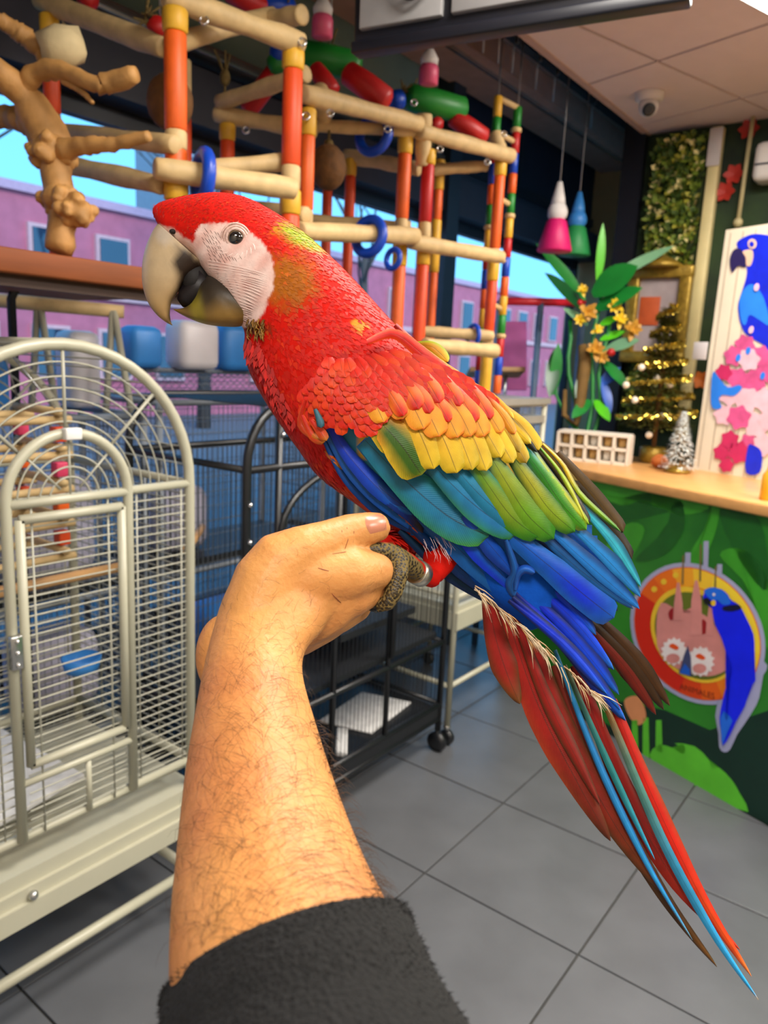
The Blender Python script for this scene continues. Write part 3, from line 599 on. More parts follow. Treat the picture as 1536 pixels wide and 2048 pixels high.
# small red shoulder coverts
SH = [(652, 722), (690, 720), (740, 726), (790, 708), (870, 728), (940, 766), (1000, 812), (985, 826), (940, 812), (900, 806), (850, 790), (800, 800), (765, 830), (752, 858), (705, 862), (650, 848), (625, 870), (606, 840), (602, 800), (620, 756)]
small = []
rows = 0; y = 716
while y < 880:
    x = 590+(rows % 2)*10
    while x < 1010:
        xx, yy = x+random.uniform(-3, 3), y+random.uniform(-3, 3)
        if inpoly(xx, yy, SH): small.append((xx, yy))
        x += 20
    y += 13; rows += 1
small.sort(key=lambda p: -(p[0]*.35+p[1]))
for k, (x, y) in enumerate(small):
    u = sstep(640, 780, x); dx, dy = lerp(-.05, .78, u), lerp(1, .62, u); L = lerp(26, 40, u)*random.uniform(.85, 1.15); r = random.random()
    c = mixc(S(216, 32, 14), S(232, 84, 20), .7*r*r); e = mixc(RED, S(236, 116, 36), .15+.45*random.random())
    o_ = .017+.009*sstep(880, 716, y)
    feather(W3([(x-dx*L*.55, y-dy*L*.55), (x, y), (x+dx*L*.5, y+dy*L*.5)], o_), random.uniform(13, 17), [(0, RED), (.5, c), (1, c)], [(0, RED), (.6, c), (1, e)], 'covert_feather', n=6, m=4, tip=.5, cam_=.0006, lift=.0002)
# mantle feathers along the back, one of them blackish, yellow hind edge
MA = [([(735, 684), (790, 668), (850, 712), (905, 748)], 13, RED, S(236, 80, 24), .024), ([(790, 650), (830, 690), (880, 730), (960, 778)], 11, [(0, DRED), (.5, RED), (1, ORG)], [(0, RED), (1, YEL)], .018), ([(860, 715), (930, 765), (985, 800), (1028, 838)], 12, [(0, RED), (.6, ORG), (1, YEL)], [(0, ORG), (1, YEL)], .022),
      ([(930, 765), (985, 815), (1030, 858), (1062, 888)], 12, [(0, ORG), (.5, YEL), (1, S(226, 190, 40))], [(0, RED), (.6, S(80, 66, 14)), (1, YEL)], .020),
      ([(960, 800), (1000, 822), (1040, 866), (1075, 905)], 8, [(0, BLK), (.5, S(50, 44, 14)), (1, S(30, 30, 16))], BLK, .0185)]
for P, w, c, e, o_ in MA: feather(W3(P, o_), w, c, e, 'mantle_feather', tip=.4)
feather([(828, 690, .612), (860, 692, .606), (880, 706, .604), (896, 724, .602)], 13, [(0, S(150, 110, 20)), (.5, S(214, 150, 36)), (1, YEL)], LIM, 'mantle_feather', tip=.4)
# wrist of the wing: pale blue-grey patch and edge feathers
feather(W3([(630, 818), (640, 842), (642, 856)], .028), 8, S(60, 110, 130), S(40, 60, 60), 'covert_feather', n=6, m=4)
for P, w in (([(612, 800), (602, 850), (640, 880)], 8), ([(604, 830), (625, 872), (650, 884)], 9), ([(622, 840), (640, 862), (653, 882)], 10)): feather(W3(P, .024), w, [(0, RED), (.6, S(200, 60, 20)), (1, S(190, 120, 30))], [(0, ORG), (1, S(150, 60, 16))], 'covert_feather', n=8, m=4)
# ---------------------------------------------------------------- soft contour plumage, quills, scales, claws, ring
fl_ = MB(); rg = random.Random(11); polys = bodyme.polygons; vcs = bodyme.vertices
FLOW = [((310, 430), (1, -.5)), ((400, 395), (1, .0)), ((480, 420), (1, .35)), ((560, 480), (.9, .5)), ((520, 600), (.7, .7)), ((560, 700), (.45, .9)), ((640, 600), (.8, .62)), ((740, 640), (.8, .62)), ((600, 840), (.5, .87)), ((520, 760), (.25, .95)), ((700, 980), (.75, .65)), ((860, 1120), (.3, .95)), ((500, 660), (.1, 1))]
def flow(x, y):
    sx = sy = 0
    for (a, b), (u, v) in FLOW:
        w = 1/((x-a)**2+(y-b)**2+400); sx += u*w; sy += v*w
    L = math.hypot(sx, sy); return sx/L, sy/L
cand = list(range(len(polys))); rg.shuffle(cand); cnt = 0
for pi in cand:
    if cnt >= 7500: break
    p = polys[pi]; c = p.center+ROOT; x, y, d = proj(c)
    if polydist(x, y, FACE) < 4 or (px_ := polydist(x, y, WING)) < -14 or x > 900 or (x > 825 and y > 1050) or polydist(x, y, LEGP) < 6: continue
    if x < 350 and y > 440: continue
    n_ = p.normal
    ux, uy = flow(x, y); a = rg.gauss(0, .22); ux, uy = ux*math.cos(a)-uy*math.sin(a), ux*math.sin(a)+uy*math.cos(a)
    t = D(x+ux*10, y+uy*10, d)-c; t = (t-n_*t.dot(n_)).normalized(); s_ = n_.cross(t)
    big = sstep(560, 900, y)*.7+sstep(450, 600, x)*.3; L = lerp(.0045, .0125, big)*rg.uniform(.7, 1.2); w = L*rg.uniform(.16, .26)
    j = rg.uniform(.82, 1.12); cc = bodycol(x, y); cc = tuple(min(1, q*j) for q in cc); cc = mixc(cc, ORG, rg.random()**4*.4 if y < 560 else rg.random()**14*.4)
    b = c-n_*.0004
    fl_.add([b-s_*w*.4, b+s_*w*.4, b+t*L*.5-s_*w+n_*.0005, b+t*L*.5+s_*w+n_*.0005, b+t*L+n_*.0009], [(0, 1, 3, 2), (2, 3, 4)], cc); cnt += 1
obj('contour_plumage', fl_, mat('plumage_tufts', (1, 1, 1), .55, vc=True, var=.15, scale=300, spec=.2, sheen=.05), bo, kind='stuff')
q_ = MB()
for k in range(70):
    t = rg.random(); x0, y0 = lerp(945, 1195, t), lerp(1172, 1395, t)+rg.uniform(-8, 6); L = rg.uniform(30, 75); a = math.atan2(.80, .66)+rg.gauss(0, .22)
    d = RD(x0, y0)-.012
    q_.tube([D(x0, y0, d), D(x0+L*.5*math.cos(a), y0+L*.5*math.sin(a), d-.001), D(x0+L*math.cos(a+.1), y0+L*math.sin(a+.1), d+.001)], [.0006, .0005, .0001], 4, mixc(S(190, 140, 80), S(236, 220, 190), rg.random()))
for k in range(20):
    x0, y0 = rg.uniform(845, 900), rg.uniform(1070, 1105); q_.tube([D(x0, y0, .580), D(x0+6, y0+12, .578), D(x0+10+rg.uniform(-8, 8), y0+26, .579)], [.00025, .0002, .0001], 4, S(226, 200, 200))
for k in range(90):
    t = rg.random(); x0, y0 = lerp(650, 850, t), lerp(905, 1085, t)+rg.uniform(-6, 6)-14*math.sin(t*3.1); L = rg.uniform(14, 30); d = Dw(x0, y0)+.001
    q_.tube([D(x0, y0, d), D(x0+L*.35, y0+L*.45, d-.001), D(x0+L*.7, y0+L*.8, d)], [.0009, .0008, .0002], 4, [mixc(S(150, 110, 30), S(232, 84, 20), rg.random())]*3)
for k in range(40):
    x0, y0 = rg.uniform(495, 530), rg.uniform(638, 668); d = surf(x0, y0, .0005, .6); q_.tube([D(x0, y0, d), D(x0-3, y0+8, d-.002), D(x0+rg.uniform(-6, 8), y0+16, d-.002)], [.0008, .0007, .0002], 4, mixc(S(70, 50, 14), S(170, 120, 40), rg.random()))
obj('loose_quills', q_, mat('quill', (1, 1, 1), .5, vc=True, var=.1), bird, kind='stuff')
sc_ = MB(); tries = 0; done = []
while tries < 4000:
    tries += 1; x, y = rg.uniform(705, 860), rg.uniform(1085, 1225)
    if any((x-a)**2+(y-b)**2 < 22 for a, b in done): continue
    h = bvh.ray_cast(CAM, ray(x, y).normalized())
    if h[0] is None or polydist(x, y, LEGP) > -3 or proj(h[0])[2] > .585: continue
    done.append((x, y)); n_ = h[1] if h[1].dot(CAM-h[0]) > 0 else -h[1]; a_ = n_.orthogonal().normalized(); b_ = n_.cross(a_)
    vs = [h[0]+n_*.0005]+[h[0]+(a_*math.cos(i*math.pi/3)+b_*math.sin(i*math.pi/3))*.00135-n_*.0001 for i in range(6)]
    sc_.add(vs, [(0, i+1, (i+1) % 6+1) for i in range(6)], mixc(S(30, 24, 14), S(64, 52, 28), rg.random()))
obj('toe_scales', sc_, mat('toe_scale', (1, 1, 1), .45, vc=True, var=.2), bo, kind='stuff')
claw = mat('claw', S(18, 16, 16), .25)
obj('claw', MB().tube([D(755, 1214, .531), D(742, 1212, .532), D(736, 1200, .535)], [.0046, .0036, .0006], 10), claw, bird)
obj('claw', MB().tube([D(716, 1105, .526), D(704, 1110, .530), D(698, 1118, .536)], [.0044, .003, .0006], 10), claw, bird)
a_ = (D(868, 1158, LD)-D(815, 1128, .556)).normalized()
obj('leg_ring', MB().lathe(D(838, 1146, .573)-a_*.005, [(.0088, 0), (.0098, .0004), (.0098, .0096), (.0088, .010)], 28, a_), mat('ring_metal', S(200, 196, 180), .3, metal=.9), bird, label='dull silver leg ring')

fr_ = MB(); rg = random.Random(31)
for k in range(130):           # loose tufts along the throat and breast edge
    t = rg.random(); x0, y0 = lerp(492, 566, t)+rg.uniform(-2, 22), lerp(676, 838, t)+rg.uniform(-8, 8); L = rg.uniform(14, 34); a = math.radians(rg.gauss(102-28*t, 12)); d = surf(x0, y0, 0, None)
    if d is None: continue
    d -= .001; w = rg.uniform(2.5, 5); ux, uy = math.cos(a), math.sin(a); c = tuple(q*rg.uniform(.8, 1.15) for q in mixc(RED, DRED, rg.random()))
    fr_.add([D(x0+uy*w*.5, y0-ux*w*.5, d), D(x0-uy*w*.5, y0+ux*w*.5, d), D(x0+ux*L*.6-uy*w, y0+uy*L*.6+ux*w, d-.001), D(x0+ux*L*.6+uy*w, y0+uy*L*.6-ux*w, d-.001), D(x0+ux*L, y0+uy*L, d-.001)], [(0, 1, 2, 3), (3, 2, 4)], c)
obj('breast_tufts', fr_, MATS['plumage_tufts'], bo, kind='stuff')
# ================================================================ THE PERSON: outstretched forearm and hand
PR = D(560, 1850, .335)
person = thing('person', 'outstretched bare forearm in a black fleece sleeve, the macaw perched on its fist', 'person', PR)
am = MB()
def ring2(cx, cy, d, ex, ey, hw, hd, n=28):      # section with half width hw px along (ex,ey), half depth hd m
    return [D(cx+ex*hw*math.cos(2*math.pi*k/n), cy+ey*hw*math.cos(2*math.pi*k/n), d-hd*math.sin(2*math.pi*k/n)) for k in range(n)]
def arm_sec(L, R, d, hd):
    cx, cy = (L[0]+R[0])/2, (L[1]+R[1])/2; hw = math.hypot(R[0]-L[0], R[1]-L[1])/2; return (cx, cy, d, (R[0]-L[0])/(2*hw), (R[1]-L[1])/(2*hw), hw, hd)
SEC = [arm_sec((350, 2330), (880, 2230), .245, .044), arm_sec((338, 2050), (800, 1990), .30, .043), arm_sec((338, 1860), (792, 1850), .338, .044), arm_sec((352, 1700), (728, 1712), .375, .041), arm_sec((370, 1540), (672, 1570), .412, .037), arm_sec((392, 1410), (630, 1440), .442, .033), arm_sec((410, 1320), (606, 1350), .465, .030), arm_sec((428, 1250), (612, 1300), .482, .030), arm_sec((448, 1190), (640, 1268), .495, .030), arm_sec((482, 1135), (670, 1220), .507, .027), arm_sec((540, 1110), (690, 1180), .518, .022)]
ST = [ring2(*crom(SEC, i/47)) for i in range(48)]; am.loft(ST, 28)
def chain(P, n=14): am.tube([D(*p[:3]) for p in P], [p[3] for p in P], n)
# metacarpals and curled fingers: index carries the bird, the others fold away from the viewer
chain([(520, 1190, .500, .024), (620, 1150, .505, .022), (706, 1146, .512, .0185), (752, 1142, .528, .0135), (764, 1140, .550, .0115)])
chain([(764, 1140, .550, .0115), (748, 1150, .580, .0105), (700, 1158, .585, .0095), (668, 1160, .580, .0085)])
chain([(520, 1220, .505, .024), (620, 1195, .512, .022), (708, 1188, .522, .0165), (742, 1178, .538, .0125), (748, 1176, .560, .0112)])
chain([(748, 1176, .560, .0112), (722, 1190, .588, .0105), (680, 1196, .588, .0095), (650, 1196, .580, .0085)])
chain([(525, 1250, .510, .022), (610, 1235, .520, .0205), (680, 1222, .532, .0155), (712, 1212, .548, .0120), (714, 1210, .568, .0108)])
chain([(714, 1210, .568, .0108), (690, 1224, .590, .010), (655, 1230, .586, .009), (630, 1228, .578, .0082)])
chain([(530, 1275, .515, .018), (600, 1266, .528, .0165), (652, 1250, .545, .0125), (678, 1240, .560, .0100), (676, 1240, .578, .0090)])
chain([(676, 1240, .578, .0090), (656, 1250, .594, .0085), (630, 1252, .588, .008), (612, 1250, .580, .0072)])
# thumb
chain([(506, 1310, .478, .018), (514, 1228, .489, .0240), (538, 1160, .494, .0235), (568, 1118, .496, .0208), (608, 1097, .498, .0160), (655, 1081, .507, .0140), (700, 1064, .518, .0128), (742, 1056, .526, .0118), (768, 1052, .532, .0095)])
am.ell(D(610, 1190, .514), (.052, .034, .017), 24, 16, ax=((CR*.85+CU*.5).normalized(), (CU*.85-CR*.5).normalized(), CF))
# heel of the hand seen past the wrist
am.ell(D(445, 1310, .535), (.020, .018, .030), 16, 12)
armme = remeshed(am, .0019, 12, 'arm')
skin = mat('tanned_skin', S(212, 150, 84), .5, var=.22, scale=14, bump=.22, bscale=220, spec=.4, sss=.12, col2=S(188, 120, 68))
abvh = BVHTree.FromPolygons([v.co.copy() for v in armme.vertices], [tuple(p.vertices) for p in armme.polygons])
armme.vertices.foreach_set('co', [x for v in armme.vertices for x in (v.co-PR)])
armo = obj('forearm_and_hand', armme, skin, person, label='tanned hairy forearm and closed hand with the thumb on top')
def asurf(px, py):
    h = abvh.ray_cast(CAM, ray(px, py).normalized()); return h if h[0] is not None else None
# thumb nail, a patch lifted off the thumb
nl = MB(); NA, NB = 9, 8; ok = True; grid = []
for i in range(NA+1):
    for j in range(NB+1):
        u, v = -1+2*i/NA, -1+2*j/NB; r = math.sqrt(max(0, 1-.35*v*v)); x = 752+u*20*r+v*5; y = 1047+v*17-u*4
        h = asurf(x, y); p = h[0] if h else grid[-1]; n_ = (CAM-p).normalized()
        grid.append(p+n_*(.0009-.0008*max(abs(u), abs(v))**4))
nl.add(grid, [(i*(NB+1)+j, i*(NB+1)+j+1, (i+1)*(NB+1)+j+1, (i+1)*(NB+1)+j) for i in range(NA) for j in range(NB)])
obj('thumb_nail', nl, mat('nail', S(190, 122, 94), .3, spec=.6, var=.1), armo, label='pinkish thumb nail')
cr_ = MB()
for pts in ([(684, 1036), (694, 1056), (696, 1080), (690, 1098)], [(676, 1040), (684, 1062), (684, 1086)], [(664, 1108), (690, 1104), (724, 1099)], [(702, 1040), (708, 1064), (706, 1086)]):
    P = [asurf(*p) for p in pts]; P = [h[0]+(CAM-h[0]).normalized()*.0000 for h in P if h]
    if len(P) > 2: cr_.tube(P, [.0001]+[.0003]*(len(P)-2)+[.0001], 5)
for pts in ([(636, 1136), (646, 1139), (658, 1142)], [(655, 1176), (668, 1192), (682, 1206)]):
    P = [asurf(*p) for p in pts]; P = [h[0] for h in P if h]; cr_.tube(P, [.0002, .0004, .0002], 5)
obj('skin_creases', cr_, mat('crease', S(150, 84, 52), .7), armo, kind='stuff')
hair = MB(); rg = random.Random(5); nh = 0
while nh < 1350:
    x, y = rg.uniform(330, 790), rg.uniform(1060, 1900)
    dens = sstep(1120, 1330, y)*.9+.12
    if y < 1330 and x > 640: dens = .1
    lw = lerp(405, 340, (y-1330)/550) if y > 1330 else 430
    dens *= .35+.65*sstep(lw, lw+110, x)
    if rg.random() > dens: continue
    h = asurf(x, y)
    if not h: continue
    p = h[0]; n_ = h[1] if h[1].dot(CAM-p) > 0 else -h[1]
    a = math.atan2(-.9, .25)+rg.gauss(.6 if x > lerp(520, 560, (y-1330)/550) else -.5, .8)
    t = CR*math.cos(a)-CU*math.sin(a); t = (t-n_*t.dot(n_)).normalized(); s_ = n_.cross(t)
    L = rg.uniform(.008, .019)*(1 if y > 1330 else .55); k = rg.uniform(-.7, .7); lf = rg.uniform(.10, .28)
    P = [p-n_*.0003, p+t*L*.35+n_*L*lf+s_*L*.05*k, p+t*L*.7+n_*L*lf*1.1+s_*L*.22*k, p+t*L*.95+n_*L*lf*.7+s_*L*.5*k]
    hair.tube(P, [.00006, .00006, .00005, .00002], 3, cap=False); nh += 1
for k in range(170):                # hairs standing out along the outer edge of the forearm
    t_ = rg.random(); y = lerp(1440, 1810, t_); x = lerp(632, 768, t_)-rg.uniform(4, 16); h = asurf(x, y)
    if not h: continue
    p = h[0]; a = rg.gauss(-.2, .6); t = CR*math.cos(a)-CU*math.sin(a); L = rg.uniform(.006, .013)
    hair.tube([p, p+t*L*.5, p+t*L*.8-CU*L*.25, p+t*L-CU*L*.5], [.0001, .0001, .00008, .00003], 3, cap=False)
obj('arm_hair', hair, mat('arm_hair', S(70, 46, 24), .6), armo, kind='stuff')
# fleece sleeve
def cuff(c, e1, e2, d, dd, n=64, wob=0, seed=0):
    out = []
    for k in range(n):
        a = 2*math.pi*k/n; w = 1+wob*math.sin(3*a+seed)
        out.append(D(c[0]+(e1[0]*math.cos(a)+e2[0]*math.sin(a))*w, c[1]+(e1[1]*math.cos(a)+e2[1]*math.sin(a))*w, d-dd*math.sin(a)))
    return out
ST = [cuff((572, 1922), (218, -80), (-8, -62), .336, .043), cuff((570, 1916), (232, -86), (-10, -72), .335, .047), cuff((570, 1914), (248, -90), (-12, -80), .334, .050), cuff((572, 1922), (250, -88), (-12, -80), .332, .0525), cuff((576, 1940), (256, -84), (-12, -78), .328, .0535), cuff((586, 1985), (268, -78), (-12, -74), .318, .0545, wob=.004), cuff((596, 2020), (277, -72), (-12, -72), .311, .0545, wob=.008), cuff((606, 2050), (285, -68), (-12, -70), .305, .055, wob=.012, seed=1), cuff((630, 2130), (320, -60), (-10, -60), .288, .057, wob=.012, seed=2), cuff((665, 2260), (390, -50), (-8, -40), .262, .060), cuff((720, 2500), (480, -40), (0, 0), .225, .064)]
mb = MB(); flat = [[tuple(p) for p in r] for r in ST]; fine = []
for i in range(60):
    t = i/59; fine.append([Vector(crom([flat[j][k] for j in range(len(flat))], t)) for k in range(64)])
mb.loft(fine, 64, cap=False)
fleece = mat('black_fleece', S(9, 9, 9), .95, var=.45, scale=260, bump=.8, bscale=420, sheen=0)
sl = obj('sleeve', mb, fleece, person, label='black fleece sleeve pushed up the forearm')
fz = MB(); rg = random.Random(9)
for k in range(5200):
    i = int(rg.random()**1.6*52)+1; j = rg.randrange(64); p = fine[i][j].lerp(fine[i+1][(j+1) % 64], rg.random()).lerp(fine[i][(j+1) % 64], rg.random()*.6)
    n_ = (fine[i][j]-sum(fine[i], Vector())/64).normalized(); d_ = (n_+Vector((rg.gauss(0, .6), rg.gauss(0, .6), rg.gauss(0, .6)))).normalized(); s_ = d_.orthogonal().normalized()*.00022; L = rg.uniform(.0012, .003)
    fz.add([p-s_, p+s_, p+d_*L], [(0, 1, 2)])
obj('fleece_fuzz', fz, mat('fuzz', S(13, 12, 12), .95), sl, kind='stuff', smooth=False)
# ================================================================ CAGES
CY = 1.45            # common front line of the cages
def arc(cx, cz, r, a0, a1, y, n=24, rz=None):
    return [Vector((cx+r*math.cos(math.radians(lerp(a0, a1, i/n))), y, cz+(rz or r)*math.sin(math.radians(lerp(a0, a1, i/n))))) for i in range(n+1)]
# ---------------------------------------------------------------- pale arched cage
wc = thing('arched_cage', 'pale grey enamelled parrot cage with an arched top and arched door', 'bird cage', (.826, 1.72, 0))
x0, x1, yb, xc, zs = .514, 1.140, 1.98, .827, 1.195
for y in (CY, yb):
    P = [Vector((x0, y, .10))]+[Vector((x0, y, zs))]+arc(xc, zs, .313, 180, 0, y)[1:-1]+[Vector((x1, y, zs)), Vector((x1, y, .10))]
    obj('arch_frame', MB().tube(P, .0125, 10), M['white'], wc)
    obj('cross_rail', MB().tube([(x0, y, zs), (x1, y, zs)], .010, 8), M['white'], wc)
    obj('cross_rail', MB().tube([(x0, y, .47), (x1, y, .47)], .011, 8), M['white'], wc)
    obj('floor_rail', MB().tube([(x0, y, .145), (x1, y, .145)], .013, 10), M['white'], wc)
for x in (x0, x1):
    obj('floor_rail', MB().tube([(x, CY, .145), (x, yb, .145)], .013, 10), M['white'], wc)
    obj('side_rail', MB().tube([(x, CY, zs), (x, yb, zs)], .009, 8), M['white'], wc)
    obj('side_rail', MB().tube([(x, CY, .47), (x, yb, .47)], .011, 8), M['white'], wc)
obj('top_rail', MB().tube([(xc, CY, zs+.313), (xc, yb, zs+.313)], .010, 8), M['white'], wc)
# tray with stepped front
mb = MB().box((x0-.03, CY-.035, .285), (x1+.03, yb+.03, .335)).box((x0-.02, CY-.024, .335), (x1+.02, yb+.02, .365)).box((x0-.01, CY-.015, .365), (x1+.01, yb+.01, .40))
obj('tray', mb, M['white'], wc, False)
obj('tray_knob', MB().ell((.70, CY-.03, .345), .011), M['steel'], wc)
# arched door
dx0, dx1 = .692, .962
P = [Vector((dx0, CY-.012, .47)), Vector((dx0, CY-.012, zs))]+arc(xc, zs, .135, 180, 0, CY-.012)[1:-1]+[Vector((dx1, CY-.012, zs)), Vector((dx1, CY-.012, .47))]
door = obj('door', MB().tube(P, .011, 10).tube([(dx0, CY-.012, zs), (dx1, CY-.012, zs)], .010, 8).tube([(dx0, CY-.012, .60), (dx1, CY-.012, .60)], .009, 8).tube([((dx0+dx1)/2+.02, CY-.012, .47), ((dx0+dx1)/2+.02, CY-.012, .60)], .007, 8), M['white'], wc)
P = [(dx0+.022, .64), (dx0+.022, 1.165), (dx1-.022, 1.165), (dx1-.022, .64)]
mb = MB()
for i in range(4): mb.tube([(P[i-1][0], CY-.02, P[i-1][1]), (P[i][0], CY-.02, P[i][1])], .0105, 6)
obj('feeder_door_frame', mb, M['white'], door)
mb = MB()
for r in (.045, .066, .09, .112): mb.tube(arc(xc, zs, r, 0, 180, CY-.012), .0022, 4)
for a in (90, 45, 135): mb.tube([(xc, CY-.012, zs) if a == 90 else (xc+.03*math.cos(math.radians(a)), CY-.012, zs+.03*math.sin(math.radians(a))), (xc+.13*math.cos(math.radians(a)), CY-.012, zs+.13*math.sin(math.radians(a)))], .0028, 4)
obj('fan_wires', mb, M['wire'], door, kind='stuff')
obj('clip', MB().bbox((xc, CY-.025, zs+.135), (.018, 0, 0), (0, .010, 0), (0, 0, .012), .3), mat('white_clip', S(232, 230, 226), .4), door)
lt = obj('latch', MB().bbox((dx0-.002, CY-.028, .90), (.012, 0, 0), (0, .008, 0), (0, 0, .035), .3), M['steel'], door)
for z in (.875, .90, .925): obj('latch_screw', MB().ell((dx0-.002, CY-.037, z), .005, 10, 6), M['chrome'], lt)
mb = MB()                 # wires
for y in (CY, yb):
    z = .49
    while z < zs-.01:
        if y == CY:
            mb.tube([(x0, y, z), (dx0, y, z)], .0019, 4, cap=False); mb.tube([(dx1, y, z), (x1, y, z)], .0019, 4, cap=False); mb.tube([(dx0+.02, y-.012, z), (dx1-.02, y-.012, z)], .0019, 4, cap=False)
        else: mb.tube([(x0, y, z), (x1, y, z)], .0019, 4, cap=False)
        z += .0205
    for r in (.158, .180, .203, .226, .249, .278): mb.tube(arc(xc, zs, r, 0, 180, y, 32), .0021, 4, cap=False)
    for a in (45, 90, 135): mb.tube([(xc+.138*math.cos(math.radians(a)), y, zs+.138*math.sin(math.radians(a))), (xc+.305*math.cos(math.radians(a)), y, zs+.305*math.sin(math.radians(a)))], .0042, 6)
    for x in (x0+.025, dx0-.03, dx1+.03, x1-.025): mb.tube([(x, y, .47), (x, y, zs)], .0026, 4)
for x in (dx0+.05, dx1-.05): mb.tube([(x, CY-.012, .47), (x, CY-.012, zs)], .0026, 4)
for x in (x0, x1):
    z = .49
    while z < zs: mb.tube([(x, CY, z), (x, yb, z)], .0019, 4, cap=False); z += .0205
    for y in (CY+.13, CY+.27, CY+.4): mb.tube([(x, y, .47), (x, y, zs)], .0026, 4)
for k in range(1, 22):
    a = math.radians(180*k/22); mb.tube([(xc+.313*math.cos(a), CY, zs+.313*math.sin(a)), (xc+.313*math.cos(a), yb, zs+.313*math.sin(a))], .0019, 4, cap=False)
for k in range(28): mb.tube([(x0, CY+k*.0195, .455), (x1, CY+k*.0195, .455)], .0015, 4, cap=False)
obj('wire_bars', mb, M['wire'], wc, kind='stuff')
for x in (x0, x1):
    for y in (CY, yb):
        c = obj('caster', MB().lathe((x-.012, y, .034), [(.010, 0), (.034, .002), (.034, .022), (.010, .024)], 18, (1, 0, 0)), M['black'], wc); obj('caster_fork', MB().tube([(x, y, .034), (x, y, .11)], .009, 8), M['steel'], c)
tag(obj('perch', MB().tube([(x0, 1.70, .94), (x1, 1.70, .94)], .014, 10), M['dowel']), 'round wooden perch dowel inside the pale arched cage', 'perch')
# hanging wooden cube-ladder toy inside the arch
toy = thing('ladder_toy', 'hanging toy of stacked wooden dowels and coloured blocks inside the arched cage', 'bird toy', (.83, 1.72, 1.1))
cols = [M['red'], M['orange'], M['lime'], M['pink'], M['yellow'], M['redor']]
for k, z in enumerate((1.02, 1.10, 1.18, 1.26, 1.34)):
    h = .105
    for s_ in (-1, 1):
        obj('dowel', MB().tube([(.80-h-.03, 1.70+s_*h*.8, z), (.80+h+.03, 1.70+s_*h*.8, z)], .0095, 8), M['log'], toy); obj('dowel', MB().tube([(.80+s_*h, 1.70-h, z+.018), (.80+s_*h, 1.70+h, z+.018)], .0095, 8), M['log'], toy)
        for t_ in (-1, 1):
            if k < 4: obj('block', MB().bbox((.80+s_*h, 1.70+t_*h*.8, z+.048), (.014, 0, 0), (0, .014, 0), (0, 0, .017), .25), cols[(k*2+s_+t_*2) % 6], toy)
for s_ in (-1, 1):
    for t_ in (-1, 1): obj('chain', MB().tube([(.80+s_*.105, 1.70+t_*.084, 1.36), (.827, 1.70, 1.506)], .002, 5), M['chain'], toy)
tag(obj('newspaper', MB().bbox((.74, 1.72, .475), (.16, .03, 0), (-.02, .17, .01), (0, 0, .006), .3), M['paper']), 'crumpled newspaper on the floor of the pale arched cage', 'newspaper')
tag(obj('food_bowl', MB().lathe((1.085, 1.86, .60), [(.02, 0), (.045, .01), (.055, .05), (.05, .05), (.04, .015), (.02, .008)], 20), M['skyblue']), 'blue plastic bowl hung in the pale arched cage', 'bowl')
# ---------------------------------------------------------------- generic box cage
def tubes(parent, name, segs, r, m, n=8):
    for a, b in segs: obj(name, MB().tube([a, b], r, n), m, parent)
def grid_wires(mb, x0, x1, y0, y1, z0, z1, dx, r, cross=None, skip=()):
    n = int((x1-x0)/dx)
    for k in range(n+1):
        x = x0+(x1-x0)*k/n
        for y in (y0, y1):
            if y not in skip: mb.tube([(x, y, z0), (x, y, z1)], r, 4, cap=False)
    n = int((y1-y0)/dx)
    for k in range(n+1):
        y = y0+(y1-y0)*k/n
        for x in (x0, x1): mb.tube([(x, y, z0), (x, y, z1)], r, 4, cap=False)
    if cross:
        n = int((z1-z0)/cross)
        for k in range(n+1):
            z = z0+(z1-z0)*k/n
            mb.tube([(x0, y0, z), (x1, y0, z), (x1, y1, z), (x0, y1, z)], r, 4, closed=True)
# ---------------------------------------------------------------- black cage on wheels
bc = thing('black_cage', 'tall black wheeled parrot cage with an arched double door and two trays', 'bird cage', (1.84, 1.7, 0))
X0, X1, Y0, Y1 = 1.325, 2.345, CY, 1.97
for y in (Y0, Y1):
    P = [Vector((X0, y, .09)), Vector((X0, y, 1.22))]+[Vector((X0+.13*(1-math.cos(math.radians(a))), y, 1.22+.155*math.sin(math.radians(a)))) for a in range(10, 91, 10)]+[Vector((X1-.13*(1-math.cos(math.radians(a))), y, 1.22+.155*math.sin(math.radians(a)))) for a in range(90, 9, -10)]+[Vector((X1, y, 1.22)), Vector((X1, y, .09))]
    obj('hoop_frame', MB().tube(P, .0125, 10), M['black'], bc)
    tubes(bc, 'cross_rail', [((X0, y, 1.21), (X1, y, 1.21)), ((X0, y, .46), (X1, y, .46)), ((X0, y, .20), (X1, y, .20)), ((X0, y, .14), (X1, y, .14))], .011, M['black'])
for x in (X0, X1): tubes(bc, 'side_rail', [((x, Y0, z), (x, Y1, z)) for z in (1.21, .46, .20)], .010, M['black'])
tubes(bc, 'upright', [((1.44, Y0, .46), (1.44, Y0, 1.37)), ((1.70, Y0, .20), (1.70, Y0, 1.37)), ((1.99, Y0, .20), (1.99, Y0, 1.37))], .0105, M['black'])
tubes(bc, 'door_arch', [], .01, M['black'])
obj('door_arch', MB().tube([Vector((1.44, Y0-.012, .50)), Vector((1.44, Y0-.012, 1.02))]+arc(1.715, 1.02, .275, 180, 0, Y0-.012, 20, .17)[1:-1]+[Vector((1.99, Y0-.012, 1.02)), Vector((1.99, Y0-.012, .50))], .0105, 8), M['black'], bc)
for z in (1.30, 1.12, 1.02): obj('bolt', MB().ell((X0 if z < 1.2 else 1.44, Y0-.014, z), .007, 10, 6), M['chrome'], bc)
obj('tray', MB().box((X0+.02, Y0+.02, .475), (X1-.02, Y1-.02, .495)), M['trayd'], bc, False)
obj('lower_tray', MB().box((X0+.01, Y0-.005, .15), (X1-.01, Y1, .19)), M['black'], bc, False)
